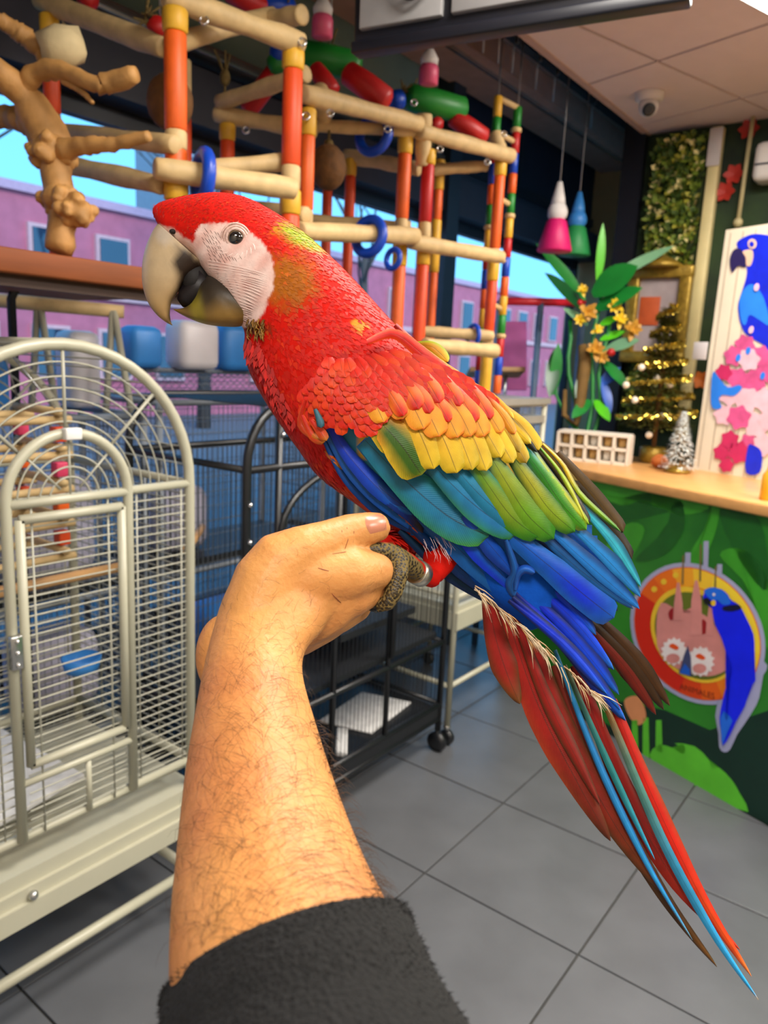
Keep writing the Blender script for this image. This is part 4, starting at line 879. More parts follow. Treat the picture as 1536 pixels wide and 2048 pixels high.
obj('platform', MB().box((1.78, Y0+.04, .60), (2.20, Y1, .625)), M['trayd'], bc, False)
mb = MB(); grid_wires(mb, X0, X1, Y0, Y1, .20, 1.21, .021, .0014)
for k in range(48):
    x = X0+.06+(X1-X0-.12)*k/47; mb.tube([(x, Y0, 1.21), (x, Y0, 1.37)], .0014, 4, cap=False); mb.tube([(x, Y0, 1.375), (x, Y1, 1.375)], .0014, 4, cap=False)
obj('wire_bars', mb, M['bwire'], bc, kind='stuff')
for x in (X0, X1):
    for y in (Y0, Y1):
        c = obj('caster', MB().lathe((x-.014, y, .04), [(.012, 0), (.04, .003), (.04, .025), (.012, .028)], 20, (1, 0, 0)), M['black'], bc); obj('caster_fork', MB().tube([(x, y, .04), (x, y, .10)], .009, 8), M['black'], c)
tag(obj('newspaper_sheet', MB().bbox((2.10, 1.62, .197), (.15, .02, 0), (-.03, .10, 0), (0, 0, .004), .3), M['paper']), 'wide newspaper sheet lying on the lower tray of the black cage', 'newspaper')
tag(obj('newspaper_scrap', MB().bbox((1.85, 1.53, .205), (.06, .05, .004), (-.01, .018, 0), (0, 0, .010), .4), M['paper']), 'small torn newspaper scrap on the lower tray of the black cage', 'newspaper')
tag(obj('swing_perch', MB().tube([(X0, 1.70, .95), (1.60, Y1, .93)], .013, 8), M['dowel']), 'wooden perch dowel across the corner of the black cage', 'perch')
# ---------------------------------------------------------------- pale cage on a stand, next to the counter
sc = thing('silver_cage', 'pale cage on tubular legs between the black cage and the counter', 'bird cage', (2.76, 1.7, 0))
a0, a1 = 2.415, 3.05
tubes(sc, 'leg', [((x, y, .07), (x, y, 1.36)) for x in (a0, a1) for y in (CY, 1.97)], .0125, M['white'], 10)
tubes(sc, 'rail', [((a0, CY, z), (a1, CY, z)) for z in (.25, .62, 1.36)]+[((a0, 1.97, z), (a1, 1.97, z)) for z in (.25, .62, 1.36)]+[((x, CY, z), (x, 1.97, z)) for x in (a0, a1) for z in (.25, .62, 1.36)], .011, M['white'], 8)
obj('tray', MB().box((a0-.01, CY-.02, .49), (a1+.01, 1.99, .56)).box((a0, CY-.01, .56), (a1, 1.98, .585)), M['white'], sc, False)
obj('top_panel', MB().box((a0-.02, CY-.02, 1.36), (a1+.02, 1.99, 1.385)).box((a0-.01, CY-.01, 1.28), (a1+.01, 1.98, 1.31)), mat('zinc', S(170, 168, 156), .4, metal=.4), sc, False)
mb = MB(); grid_wires(mb, a0, a1, CY, 1.97, .60, 1.36, .02, .0014, .12); obj('wire_bars', mb, M['wire'], sc, kind='stuff')
for x in (a0, a1):
    for y in (CY, 1.97):
        c = obj('caster', MB().lathe((x-.012, y, .032), [(.010, 0), (.032, .002), (.032, .022), (.010, .024)], 18, (1, 0, 0)), M['black'], sc); obj('caster_cap', MB().ell((x, y, .075), .015, 12, 8), M['steel'], c)
# ---------------------------------------------------------------- blue-lit cages in the second row by the window
def back_cage(xa, xb, z1, label, arch):
    c = thing('wire_cage', label, 'bird cage', ((xa+xb)/2, 2.28, 0), 'blue-grey wire cages against the window')
    ya, yb_ = 2.06, 2.42
    tubes(c, 'post', [((x, y, 0), (x, y, z1)) for x in (xa, xb) for y in (ya, yb_)], .012, M['bluetube'])
    tubes(c, 'rail', [((xa, y, z), (xb, y, z)) for y in (ya, yb_) for z in (.3, .75, z1)]+[((x, ya, z), (x, yb_, z)) for x in (xa, xb) for z in (.3, .75, z1)], .011, M['bluetube'])
    [obj('tray', MB().box((xa+.01, ya+.01, z), (xb-.01, yb_-.01, z+.03)), M['trayd'], c, False) for z in (.31, .76)]
    mb = MB(); grid_wires(mb, xa, xb, ya, yb_, .3, z1, .022, .0013, .05)
    if arch:
        for k in range(26):
            x = xa+(xb-xa)*k/25; mb.tube([Vector((x, lerp(ya, yb_, i/10), z1+.10*math.sin(math.pi*i/10))) for i in range(11)], .0013, 4, cap=False)
        for i in range(11): mb.tube([(xa, lerp(ya, yb_, i/10), z1+.10*math.sin(math.pi*i/10)), (xb, lerp(ya, yb_, i/10), z1+.10*math.sin(math.pi*i/10))], .0013, 4, cap=False)
        obj('ridge', MB().tube([(xa, 2.24, z1+.10), (xb, 2.24, z1+.10)], .010, 8), M['bluetube'], c)
    obj('wire_bars', mb, M['bluewire'], c, kind='stuff')
back_cage(.86, 1.44, 1.30, 'low blue-grey wire cage seen behind the pale arched cage', False)
back_cage(1.50, 2.30, 1.34, 'blue-grey wire cage with a rounded roof behind the black cage', True)
back_cage(2.40, 3.2, 1.30, 'blue-grey wire cage behind the pale cage on tubular legs', False)
# ================================================================ SHELF, TREE PERCH, CLIMBING FRAMES
def zat(P, py):              # height on the plumb line through P that shows at image row py
    lo, hi = -1.0, 4.0
    for _ in range(40):
        m_ = (lo+hi)/2
        if proj(Vector((P.x, P.y, m_)))[1] > py: lo = m_
        else: hi = m_
    return (lo+hi)/2
sh = thing('shelf_stand', 'brown wooden shelf board on dark legs above the pale arched cage', 'shelf', (.75, 1.75, 0))
obj('board', MB().bbox((.70, 1.81, 1.662), (.56, 0, 0), (0, .305, 0), (0, 0, .024), .2), M['shelf'], sh)
obj('apron', MB().box((.16, 1.53, 1.615), (1.24, 1.55, 1.64)), mat('dark_apron', S(58, 34, 20), .6), sh, False)
for x in (.2, 1.02):
    obj('leg', MB().tube([(x, 2.03, 0), (x, 2.03, 1.62), (x, 2.0, 1.65)], .012, 8), M['dark'], sh)
# java tree perch
jt = thing('tree_perch', 'knobbly golden java wood tree perch standing on the brown shelf', 'perch', D(122, 500, 1.72))
def knotty(name, P, R, seed, par, bumps=0):
    P = [D(*p) for p in P]; n = 22; rg = random.Random(seed); Q = []; RR = []
    for i in range(n+1):
        t = i/n; q = crom([tuple(p) for p in P], t); r = crom([(x,) for x in R], t)[0]; Q.append(Vector(q)+Vector((rg.uniform(-1, 1), rg.uniform(-1, 1), rg.uniform(-1, 1)))*r*.10); RR.append(r*rg.uniform(.88, 1.14))
    return obj(name, MB().tube(Q, RR, 12), M['java'], par)
knotty('trunk', [(120, 505, 1.70), (123, 440, 1.70), (120, 390, 1.70), (108, 320, 1.70), (95, 270, 1.70), (62, 210, 1.68), (20, 165, 1.64), (-30, 120, 1.60)], [.031, .030, .034, .040, .046, .036, .028, .026], 1, jt)
def burl(c, r, n, seed):
    rg = random.Random(seed); mb = MB(); c0 = D(*c)
    for i in range(n):
        d = Vector((rg.gauss(0, 1), rg.gauss(0, 1), rg.gauss(0, 1))).normalized(); mb.ell(c0+Vector((d.x*r*1.2, d.y*r, d.z*r*.8)), rg.uniform(.25, .45)*r, 8, 6, nz=.25, seed=i)
    me = remeshed(mb.ell(c0, (r*1.15, r, r*.85), 12, 8), .004, 1, 'burl'); o = jt.location
    me.vertices.foreach_set('co', [x for v in me.vertices for x in (v.co-Vector(jt['_o']))]); obj('burl', me, M['java'], jt)
burl((122, 398, 1.69), .038, 26, 1); burl((150, 420, 1.68), .034, 18, 2); burl((105, 300, 1.69), .042, 26, 3)
for P, R, s_ in (([(40, 190, 1.66), (70, 148, 1.64), (120, 140, 1.62), (190, 168, 1.60), (215, 165, 1.60), (275, 148, 1.58)], [.024, .020, .018, .017, .021, .0155], 5), ([(125, 300, 1.68), (170, 292, 1.66), (230, 288, 1.64), (298, 272, 1.62)], [.024, .019, .015, .011], 6), ([(128, 160, 1.63), (160, 180, 1.62), (186, 206, 1.61)], [.010, .007, .004], 7), ([(92, 112, 1.70), (60, 80, 1.68), (25, 55, 1.66), (-10, 38, 1.64)], [.014, .020, .018, .016], 8), ([(100, 118, 1.69), (80, 100, 1.70), (92, 140, 1.66), (110, 150, 1.64)], [.010, .012, .011, .012], 9), ([(75, 250, 1.70), (30, 236, 1.75), (-20, 232, 1.80)], [.030, .026, .024], 10)):
    knotty('branch', P, R, s_, jt)
tag(obj('wrapped_block', MB().ell(D(124, 92, 1.66), (.056, .044, .050), 7, 5, ax=(CR, CF, CU), nz=.35, seed=4), mat('kraft', S(206, 186, 142), .8, var=.2, scale=18, bump=.8, bscale=20)), 'cream paper-wrapped wood block stuck on the tree perch', 'bird toy')
# climbing frames
def log(par, a, b, r, bend=0):
    A, B_ = D(*a), D(*b); m_ = (A+B_)/2+Vector((0, 0, bend)); n = 10; rg = random.Random(int(a[0]*7+a[1])); P = [Vector(crom([tuple(A), tuple(m_), tuple(B_)], i/n)) for i in range(n+1)]
    R = [r*(.90+.1*rg.random()+.06*math.sin(i*1.3+a[0])) for i in range(n+1)]; d = (P[0]-P[1]).normalized(); e = (P[-1]-P[-2]).normalized()
    o = obj('log', MB().tube([P[0]+d*r*.15]+P+[P[-1]+e*r*.15], [R[0]*.8]+R+[R[-1]*.8], 14), M['log'], par)
    return o
def post(par, px, py, d, segs, r, zbot=None):
    P = D(px, py, d); z = P.z
    for k, (pe, m_) in enumerate(segs):
        ze = zat(P, pe) if pe is not None else zbot
        if ze >= z: continue
        rr = r*(1.12 if m_ is M['yellow'] else 1)
        obj('cap_sleeve' if m_ is M['yellow'] else 'post', MB().lathe((P.x, P.y, ze), [(rr*.9, 0), (rr, .004), (rr*1.02, (z-ze)*.5), (rr, z-ze-.004), (rr*.9, z-ze)], 12), m_, par); z = ze
Y_, O_, R_, L_, G_, B_ = M['yellow'], M['orange'], M['redor'], M['log'], M['green'], M['blue']
g1 = thing('climbing_frame', 'parrot climbing frame of peeled logs on orange posts beside the tree perch', 'climbing frame', D(350, 400, 1.8), 'log climbing frames by the window')
for a, b, r in (((80, 0, 2.08), (325, 95, 1.86), .028), ((330, -8, 1.76), (604, 88, 1.95), .028), ((345, 88, 1.84), (545, 30, 2.1), .024), ((110, 262, 2.08), (350, 290, 1.78), .024), ((100, 322, 2.05), (322, 370, 1.82), .025), ((312, 337, 1.76), (588, 378, 1.93), .0285), ((330, 345, 1.89), (590, 322, 2.05), .023), ((540, 40, 2.08), (604, 30, 2.0), .026)): log(g1, a, b, r)
post(g1, 350, 18, 1.75, [(66, Y_), (262, O_), (300, L_), (356, O_), (402, Y_), (None, O_)], .0265, 1.69)
post(g1, 587, 98, 1.95, [(140, Y_), (332, R_), (380, L_), (430, Y_), (None, R_)], .0255, 1.38)
post(g1, 98, 30, 2.06, [(72, Y_), (228, R_), (350, L_), (None, R_)], .023, 1.69)
post(g1, 368, 120, 2.2, [(235, L_), (352, M['redor'])], .021)
g2 = thing('climbing_frame', 'parrot climbing frame of peeled logs and orange posts with two blue rings on it', 'climbing frame', D(720, 500, 2.3), 'log climbing frames by the window')
for a, b, r in (((440, 205, 2.32), (612, 148, 2.08), .023), ((432, 228, 2.34), (630, 262, 2.3), .026), ((608, 188, 2.06), (838, 248, 2.46), .027), ((600, 462, 2.1), (830, 472, 2.5), .028), ((690, 312, 2.72), (838, 338, 2.62), .026), ((640, 180, 2.2), (648, 240, 2.34), .026), ((600, 250, 2.3), (835, 262, 2.5), .02), ((610, 440, 2.6), (820, 455, 2.6), .022), ((440, 408, 2.32), (612, 430, 2.12), .024)): log(g2, a, b, r)
post(g2, 617, 218, 2.1, [(272, Y_), (420, O_), (452, L_), (None, O_)], .0205, 1.38)
post(g2, 455, 248, 2.32, [(282, Y_), (412, R_)], .022)
post(g2, 812, 262, 2.5, [(308, Y_), (438, O_), (480, L_), (532, Y_), (None, O_)], .0225, 1.38)
post(g2, 702, 318, 2.7, [(352, Y_), (445, R_), (470, L_), (None, R_)], .019, 1.38)
post(g2, 655, 380, 2.7, [(None, R_)], .018, 1.38)
g3 = thing('climbing_frame', 'far parrot climbing frame of peeled logs and orange posts beside the coloured ladder', 'climbing frame', D(920, 600, 2.7), 'log climbing frames by the window')
for a, b, r in (((838, 262, 2.48), (1022, 312, 2.84), .027), ((822, 484, 2.52), (1002, 514, 2.84), .027), ((850, 690, 2.6), (990, 702, 2.84), .027), ((840, 662, 2.9), (985, 672, 2.95), .022), ((860, 340, 2.8), (972, 332, 2.88), .022), ((848, 230, 2.5), (845, 330, 2.56), .028), ((990, 268, 2.84), (1000, 300, 2.84), .028)): log(g3, a, b, r)
post(g3, 858, 300, 2.55, [(330, Y_), (445, M['red']), (490, L_), (530, Y_), (None, R_)], .022, 1.38)
post(g3, 880, 320, 2.85, [(380, Y_), (440, O_), (545, Y_), (None, O_)], .018, 1.38)
post(g3, 1002, 318, 2.84, [(352, Y_), (498, O_), (518, L_), (562, Y_), (668, R_), (690, L_), (None, Y_)], .0215, 1.38)
# ---------------------------------------------------------------- rings, coconuts, swings, ladder
def ring_toy(px, py, d, R, r, ax, label):
    tag(obj('plastic_ring', MB().torus(D(px, py, d), R, r, ax, 28, 10), M['blue']), label, 'ring', 'blue plastic rings on the climbing frames')
ring_toy(405, 354, 1.815, .054, .0165, CR*.85+CF*.5, 'blue plastic ring hung on the log beside the tree perch')
ring_toy(748, 269, 2.44, .055, .0165, CR*.5+CF*.85, 'blue plastic ring under the log with the green and red swing')
ring_toy(738, 473, 2.34, .052, .0155, CR*.55+CF*.8, 'blue plastic ring on the log behind the macaw')
ring_toy(946, 672, 2.937, .041, .009, CR*.9+CF*.45, 'small blue plastic ring on the lowest log of the far frame')
ring_toy(786, 518, 2.42, .030, .009, CR*.7+CF*.7, 'small blue plastic ring hanging low on a cord beside an orange post')
r4 = [o for o in COL.objects if o.name.startswith('plastic_ring')][-1]; c = D(786, 518, 2.42)
obj('cord', MB().tube([c+Vector((0, 0, .026)), Vector((c.x, c.y, zat(c, 478)))], .003, 6), M['rope'], r4)
def coconut(px, py, d, r, label, top):
    c = D(px, py, d); t = thing('coconut_toy', label, 'bird toy', c, 'hanging coconuts')
    obj('shell', MB().ell(c, (r, r, r*1.18), 18, 12, nz=.03), M['coconut'], t); obj('cord', MB().tube([c+Vector((0, 0, r)), Vector((c.x, c.y, zat(c, top)))], .004, 6), M['rope'], t)
    obj('end_knot', MB().ell(c+Vector((0, 0, r*1.2)), .014, 8, 6, nz=.3), M['rope'], t)
coconut(340, 205, 1.87, .057, 'brown coconut shell behind the first orange post', 96); coconut(656, 335, 2.36, .058, 'brown coconut shell hanging behind the thin orange post', 258)
def swing(label, pieces, knots, hook):
    c = D(*pieces[0][1][:3]); t = thing('wooden_swing', label, 'bird toy', c, 'painted wooden swings')
    for m_, a, b, r in pieces:
        A, B2 = D(*a), D(*b); L = (B2-A).length; obj('painted_segment', MB().lathe(A, [(r*.6, 0), (r, r*.3), (r*1.08, L*.5), (r, L-r*.3), (r*.6, L)], 14, B2-A), m_, t)
    mb = MB(); rg = random.Random(4)
    for k in knots:
        p = D(*k)
        for i in range(9): mb.tube([p, p+Vector((rg.uniform(-.03, .03), rg.uniform(-.03, .03), rg.uniform(-.02, .05)))], .003, 5)
    obj('rope_ends', mb, M['rope'], t, kind='stuff')
    p = D(*hook); obj('chain', MB().tube([p, Vector((p.x, p.y, 3.2 if p.y > 1.5 else 2.71))], .0025, 5), M['chain'], t)
swing('green and red wooden swing with a blue knob over the middle frame', [(M['green'], (578, 104, 2.36), (722, 134, 2.36), .042), (M['red'], (690, 142, 2.31), (778, 204, 2.31), .036), (M['red'], (628, 135, 2.28), (668, 186, 2.26), .026), (M['blue'], (545, 118, 2.36), (578, 98, 2.36), .030), (M['green'], (548, 112, 2.37), (560, 145, 2.37), .028), (M['red'], (562, 128, 2.39), (492, 226, 2.43), .030)], [(640, 98, 2.37), (662, 92, 2.38)], (660, 118, 2.36))
swing('green and red wooden swing over the far frame', [(M['green'], (812, 192, 2.6), (930, 222, 2.7), .043), (M['red'], (902, 232, 2.68), (972, 278, 2.74), .032), (M['blue'], (780, 204, 2.56), (806, 196, 2.58), .030), (M['red'], (862, 245, 2.6), (880, 260, 2.6), .030)], [(805, 182, 2.58), (822, 188, 2.6)], (858, 200, 2.65))
swing('red and blue wooden swing at the top of the near frame', [(M['red'], (452, -22, 2.15), (535, 22, 2.19), .030), (M['blue'], (520, 4, 2.19), (590, 26, 2.21), .034)], [(575, 8, 2.19)], (560, 0, 2.19))
swing('short dark red wooden peg hanging beside the first yellow sleeve', [(M['red'], (328, 42, 1.98), (308, 72, 1.98), .028)], [(295, 30, 1.97), (288, 42, 1.97)], (320, 50, 1.98))
swing('red wooden peg hanging over the log behind the tree perch', [(M['red'], (160, -14, 2.1), (190, 10, 2.1), .024)], [], (172, -5, 2.1))
kn = MB(); rg = random.Random(2); p = D(450, 155, 2.30)
kn.ell(p, (.016, .016, .026), 10, 8)
for i in range(9): kn.tube([p, p+Vector((rg.uniform(-.03, .03), rg.uniform(-.03, .03), rg.uniform(.03, .09)))], .003, 5)
kn.tube([p+Vector((0, 0, .0)), p+Vector((0, 0, -.09))], .004, 5)
tag(obj('rope_knot', kn, M['rope']), 'dark frayed rope knot tied to the log end near the blind rail', 'rope')
la = thing('bead_ladder', 'tall ladder of coloured wooden beads beside the far climbing frame', 'ladder', D(1000, 700, 2.9))
mm = [M['yellow'], M['green'], M['log'], M['red'], M['blue'], M['orange'], M['green'], M['log'], M['yellow'], M['red'], M['blue'], M['orange']]
for (px, py, d) in ((997, 192, 2.86), (1036, 214, 2.92)):
    P = D(px, py, d); z = P.z; k = 0 if px < 1000 else 1
    while z > 1.42:
        h = .075 if mm[k % 12] is not M['log'] else .018; r = .0165 if mm[k % 12] is not M['log'] else .021
        obj('bead', MB().lathe((P.x, P.y, z-h), [(r*.8, 0), (r, .003), (r, h-.003), (r*.8, h)], 10), mm[k % 12], la); z -= h; k += 1
    obj('hanging_cord', MB().tube([(P.x, P.y, 1.386), (P.x, P.y, 3.2)], .003, 5), M['chain'], la)
for py in (196, 265, 390, 505, 600, 690):
    A = D(997, 192, 2.86); B2 = D(1036, 214, 2.92); obj('rung', MB().tube([Vector((A.x, A.y, zat(A, py))), Vector((B2.x, B2.y, zat(B2, py+20)))], .011, 10), M['log'], la)
# chrome eye bolts at the joints are small: one part
for fr, pts in ((g1, ((408, 40, 1.80), (604, 84, 1.92))), (g2, ((612, 232, 2.07), (660, 226, 2.11), (775, 258, 2.33), (492, 260, 2.28), (828, 205, 2.44))), (g3, ((880, 298, 2.54), (975, 324, 2.72), (1008, 268, 2.82)))):
    eb = MB()
    for q in pts: eb.torus(D(*q), .010, .003, CF, 12, 6)
    obj('eye_bolts', eb, M['chrome'], fr, kind='stuff')

# ---------------------------------------------------------------- clutter behind the cages, below the shelf
tag(obj('display_beam', MB().tube([D(-60, 596, 2.25), D(60, 606, 2.27), D(248, 624, 2.35)], [.020, .022, .020], 12), M['log']), 'long peeled wooden beam below the brown shelf', 'beam')
bp_ = thing('beam_stand', 'pale folding stand carrying the wooden beam', 'stand', (D(60, 700, 2.3).x, D(60, 700, 2.3).y, 0))
for a, b in (((75, 606, 2.28), (60, 760, 2.3)), ((80, 606, 2.28), (110, 760, 2.3)), ((225, 622, 2.33), (210, 760, 2.35)), ((228, 622, 2.33), (262, 760, 2.35))): obj('leg', MB().tube([D(*a), Vector((D(*b).x, D(*b).y, 1.306))], .011, 8), M['white'], bp_)
def bag(px, py, d, w, h, t, m_, name, label, cat, zb=None):
    c = D(px, py, d); z0 = zb if zb is not None else c.z-h
    zc = z0+h; tag(obj(name, MB().bbox((c.x, c.y, zc), (w, 0, 0), (0, t, 0), (0, 0, h), .5), m_), label, cat)
wpl = mat('white_plastic', S(226, 220, 224), .4, var=.08)
def sit(x, y, z0, w, t, h, m_, name, label, cat): tag(obj(name, MB().bbox((x, y, z0+h), (w, 0, 0), (0, t, 0), (0, 0, h), .5), m_), label, cat)
sit(1.385, 2.335, 1.308, .055, .06, .125, wpl, 'white_carton', 'white carton on the low wire cage below the wooden beam', 'box')
sit(1.04, 2.30, 1.308, .08, .06, .10, M['skyblue'], 'blue_crate', 'sky blue crate on the low wire cage beside the white carton', 'crate')
sit(1.56, 2.24, 1.445, .06, .05, .07, M['skyblue'], 'blue_tub', 'sky blue tub on the rounded roof cage beside the white sack', 'tub')
sit(1.76, 2.22, 1.445, .085, .06, .085, wpl, 'white_sack', 'rounded white sack on the rounded roof cage near the macaw beak', 'bag')
sit(1.97, 2.24, 1.445, .085, .06, .085, M['skyblue'], 'blue_sack', 'blue sack on the rounded roof cage beside the white sack', 'bag')
lav = mat('lavender_cloth', S(190, 186, 206), .8, var=.12, scale=8)
sit(1.18, 2.24, .792, .15, .10, .16, lav, 'cage_cover', 'folded lavender cloth cover inside the low wire cage behind the arched cage', 'cloth')
sit(1.20, 2.24, .342, .13, .10, .13, lav, 'carry_box', 'pale carry box on the lower tray of the low wire cage', 'box')
sit(1.68, 2.24, .792, .11, .09, .12, lav, 'pale_carton', 'pale carton in the wire cage with the rounded roof behind the black cage', 'box')
sit(1.95, 2.24, .342, .14, .10, .10, M['skyblue'], 'blue_carrier', 'sky blue carrier on the lower tray of the rounded roof wire cage', 'box')
# ================================================================ TELEVISION under the ceiling
A_, B2 = Zp(712, 112, 2.24), Zp(1376, 8, 2.24); tv = thing('television', 'black flat television hung from the ceiling, its grey back and cables showing', 'television', (A_+B2)/2)
ex = (B2-A_).normalized(); ez = Vector((0, 0, 1)); en = ex.cross(ez); en = en if en.dot(CAM-A_) > 0 else -en; tl = (en*.42+ez*.9).normalized(); tn = (en*.9-ez*.42).normalized(); c = (A_+B2)/2; hw = (B2-A_).length/2
tlt = (ez*.80+en*-.60).normalized(); tnn = (en*.80+ez*.60).normalized()
tlt = Vector((0, 0, 1)); tnn = en
obj('screen_housing', MB().bbox(c+tlt*.228, ex*hw, tlt*.228, tnn*.018, .4), M['dark'], tv)
obj('bezel', MB().bbox(c+tlt*.012, ex*(hw+.004), tlt*.014, tnn*.024, .4), M['dark'], tv)
bk = mat('tv_back', S(150, 148, 148), .5, var=.15)
obj('back_cover', MB().bbox(c+tlt*.245+tnn*.022-ex*(hw*.66), ex*(hw*.28), tlt*.20, tnn*.010, .3), bk, tv)
obj('back_cover', MB().bbox(c+tlt*.245+tnn*.022+ex*(hw*.20), ex*(hw*.52), tlt*.20, tnn*.010, .3), bk, tv)
for s_, w in ((-.55, .07), (.45, .08)):
    P = [c+tlt*(.14-.06*math.sin(math.pi*i/12))+tnn*.055+ex*(hw*s_-w+2*w*i/12) for i in range(13)]; obj('cable', MB().tube(P, .006, 6), M['black'], tv)
    P = [c+tlt*(.15-.05*math.sin(math.pi*i/12))+tnn*.06+ex*(hw*s_-w*.9+1.8*w*i/12) for i in range(13)]; obj('cable', MB().tube(P, .005, 6), bk, tv)
obj('ceiling_mount', MB().box((c.x-.04, c.y-.04, 2.6), (c.x+.04, c.y+.04, CZ)), M['dark'], tv, False)
# ================================================================ SECURITY CAMERA
q = Zp(1300, 186, CZ); sec = thing('security_camera', 'small white dome security camera on the ceiling tiles', 'camera', q)
obj('base', MB().lathe(q+Vector((0, 0, -.035)), [(.045, 0), (.058, .006), (.060, .03), (.060, .035)], 24), mat('cam_white', S(220, 212, 206), .4), sec)
d_ = (Vector((-.75, -.35, -.55))).normalized(); e = q+Vector((0, 0, -.055))
obj('eyeball', MB().ell(e, .042, 20, 14), mat('cam_white', S(220, 212, 206)), sec); obj('lens', MB().lathe(e+d_*.030, [(.026, 0), (.028, .008), (.024, .014), (.012, .0135), (.0005, .013)], 20, d_), M['black'], sec)
# ================================================================ COUNTER
CP0 = Vector((2.75, .45, 0)); CDIR = Vector((.37, .93, 0)).normalized(); CN = Vector((-CDIR.y, CDIR.x, 0))
def cpt(t, dpt, z): return CP0+CDIR*t-CN*dpt+Vector((0, 0, z))       # along, behind the front, up
T0, T1 = -2.2, 1.30
ctr = thing('counter', 'green jungle-printed shop counter with a light wood top', 'counter', cpt(.3, .3, 0))
gm = mat('counter_green', S(52, 142, 40), .45, var=.35, scale=2.2, col2=S(26, 96, 30))
obj('carcass', MB().obox(cpt((T0+T1)/2, .30, .53), CDIR*((T1-T0)/2), CN*.30, Vector((0, 0, .53))), gm, ctr, False)
obj('worktop', MB().bbox(cpt((T0+T1)/2, .30, 1.08), CDIR*((T1-T0)/2+.03), CN*.335, Vector((0, 0, .021)), .35), M['maple'], ctr)
obj('plinth', MB().obox(cpt((T0+T1)/2, .30, .02), CDIR*((T1-T0)/2), CN*.301, Vector((0, 0, .02))), mat('plinth', S(12, 40, 26), .5), ctr, False)
def print_poly(name, pts, off, m_, parent, p0=None, n=None, smoothing=0):
    p0 = p0 or CP0; n = n or CN
    if smoothing:
        Q = pts; pts = []
        for i in range(len(Q)):
            for k in range(smoothing):
                u = k/smoothing; a, b, c_, d = Q[i-1], Q[i], Q[(i+1) % len(Q)], Q[(i+2) % len(Q)]
                pts.append(tuple(.5*(2*b[j]+(-a[j]+c_[j])*u+(2*a[j]-5*b[j]+4*c_[j]-d[j])*u*u+(-a[j]+3*b[j]-3*c_[j]+d[j])*u**3) for j in (0, 1)))
    P = [PL(x, y, p0, n)+n*off for x, y in pts]; bm = bmesh.new(); vs = [bm.verts.new(p-Vector(parent['_o'])) for p in P]; f = bm.faces.new(vs); bmesh.ops.triangulate(bm, faces=[f])
    me = bpy.data.meshes.new(name); bm.to_mesh(me); bm.free(); return obj(name, me, m_, parent, False)
lg, mg, dg_, br_ = mat('leaf_light', S(66, 150, 40), .45, var=.1), mat('leaf_mid', S(62, 158, 40), .45, var=.2), mat('leaf_dark', S(26, 96, 30), .45, var=.2), mat('leaf_bright', S(96, 200, 50), .45, var=.15)
nv_ = mat('counter_deep', S(14, 50, 38), .45, var=.2)
print_poly('printed_leaf', [(1225, 1400), (1330, 1420), (1420, 1460), (1540, 1420), (1560, 1660), (1400, 1575), (1260, 1500)], .0015, nv_, ctr)
for pts, m_ in (([(1150, 960), (1300, 975), (1420, 1010), (1360, 1030), (1290, 1000), (1240, 1010)], mg), ([(1220, 1010), (1300, 985), (1370, 1010), (1310, 1030), (1250, 1040)], dg_), ([(1270, 1120), (1330, 1060), (1345, 1010), (1365, 1005), (1368, 1060), (1330, 1110)], dg_), ([(1380, 1110), (1420, 1040), (1425, 1010), (1440, 1010), (1430, 1070), (1400, 1130)], mg), ([(1440, 1020), (1520, 1040), (1536, 1180), (1480, 1120)], dg_), ([(1190, 1130), (1250, 1050), (1290, 1060), (1250, 1130)], mg), ([(1440, 1110), (1500, 1180), (1536, 1300), (1536, 1160), (1490, 1100)], mg)):
    print_poly('printed_leaf', pts, .002, m_, ctr, smoothing=4)
print_poly('printed_leaf', [(1300, 1510), (1318, 1490), (1345, 1495), (1365, 1508), (1372, 1498), (1350, 1486), (1390, 1492), (1418, 1518), (1425, 1538), (1440, 1535), (1465, 1560), (1480, 1585), (1498, 1624), (1440, 1600), (1370, 1562), (1320, 1540)], .003, br_, ctr, smoothing=2)
for x, y0, y1 in ((1270, 1440, 1500), (1292, 1435, 1515), (1318, 1440, 1500)): print_poly('printed_stem', [(x-5, y0), (x+6, y0), (x+8, y1+5), (x-6, y1)], .003, br_, ctr)
print_poly('printed_flower', [(1250, 1400), (1275, 1392), (1290, 1415), (1292, 1440), (1275, 1450), (1258, 1430)], .003, mat('peach_print', S(226, 150, 100), .5), ctr, smoothing=4)
# round emblem with a blue parrot
em = thing('emblem_sign', 'round orange emblem with pink spires and a blue parrot on the counter front', 'sign', PL(1390, 1270, CP0, CN))
def cpoly(cx, cy, ra, rb, rot, n=48): return [(cx+ra*math.cos(2*math.pi*i/n)*math.cos(rot)-rb*math.sin(2*math.pi*i/n)*math.sin(rot), cy+ra*math.cos(2*math.pi*i/n)*math.sin(rot)+rb*math.sin(2*math.pi*i/n)*math.cos(rot)) for i in range(n)]
halo = mat('emblem_halo', S(168, 170, 206), .5, var=.1); RT = math.radians(52)
cxx, cyy = 1397, 1267
PAR = [(1416, 1180), (1428, 1174), (1448, 1178), (1462, 1190), (1468, 1205), (1482, 1208), (1488, 1216), (1500, 1240), (1512, 1268), (1514, 1300), (1512, 1335), (1516, 1360), (1505, 1372), (1500, 1390), (1495, 1410), (1478, 1440), (1465, 1468), (1450, 1490), (1447, 1460), (1444, 1435), (1450, 1400), (1458, 1370), (1470, 1345), (1468, 1325), (1456, 1300), (1448, 1275), (1436, 1250), (1430, 1225), (1428, 1210), (1418, 1206), (1411, 1196)]
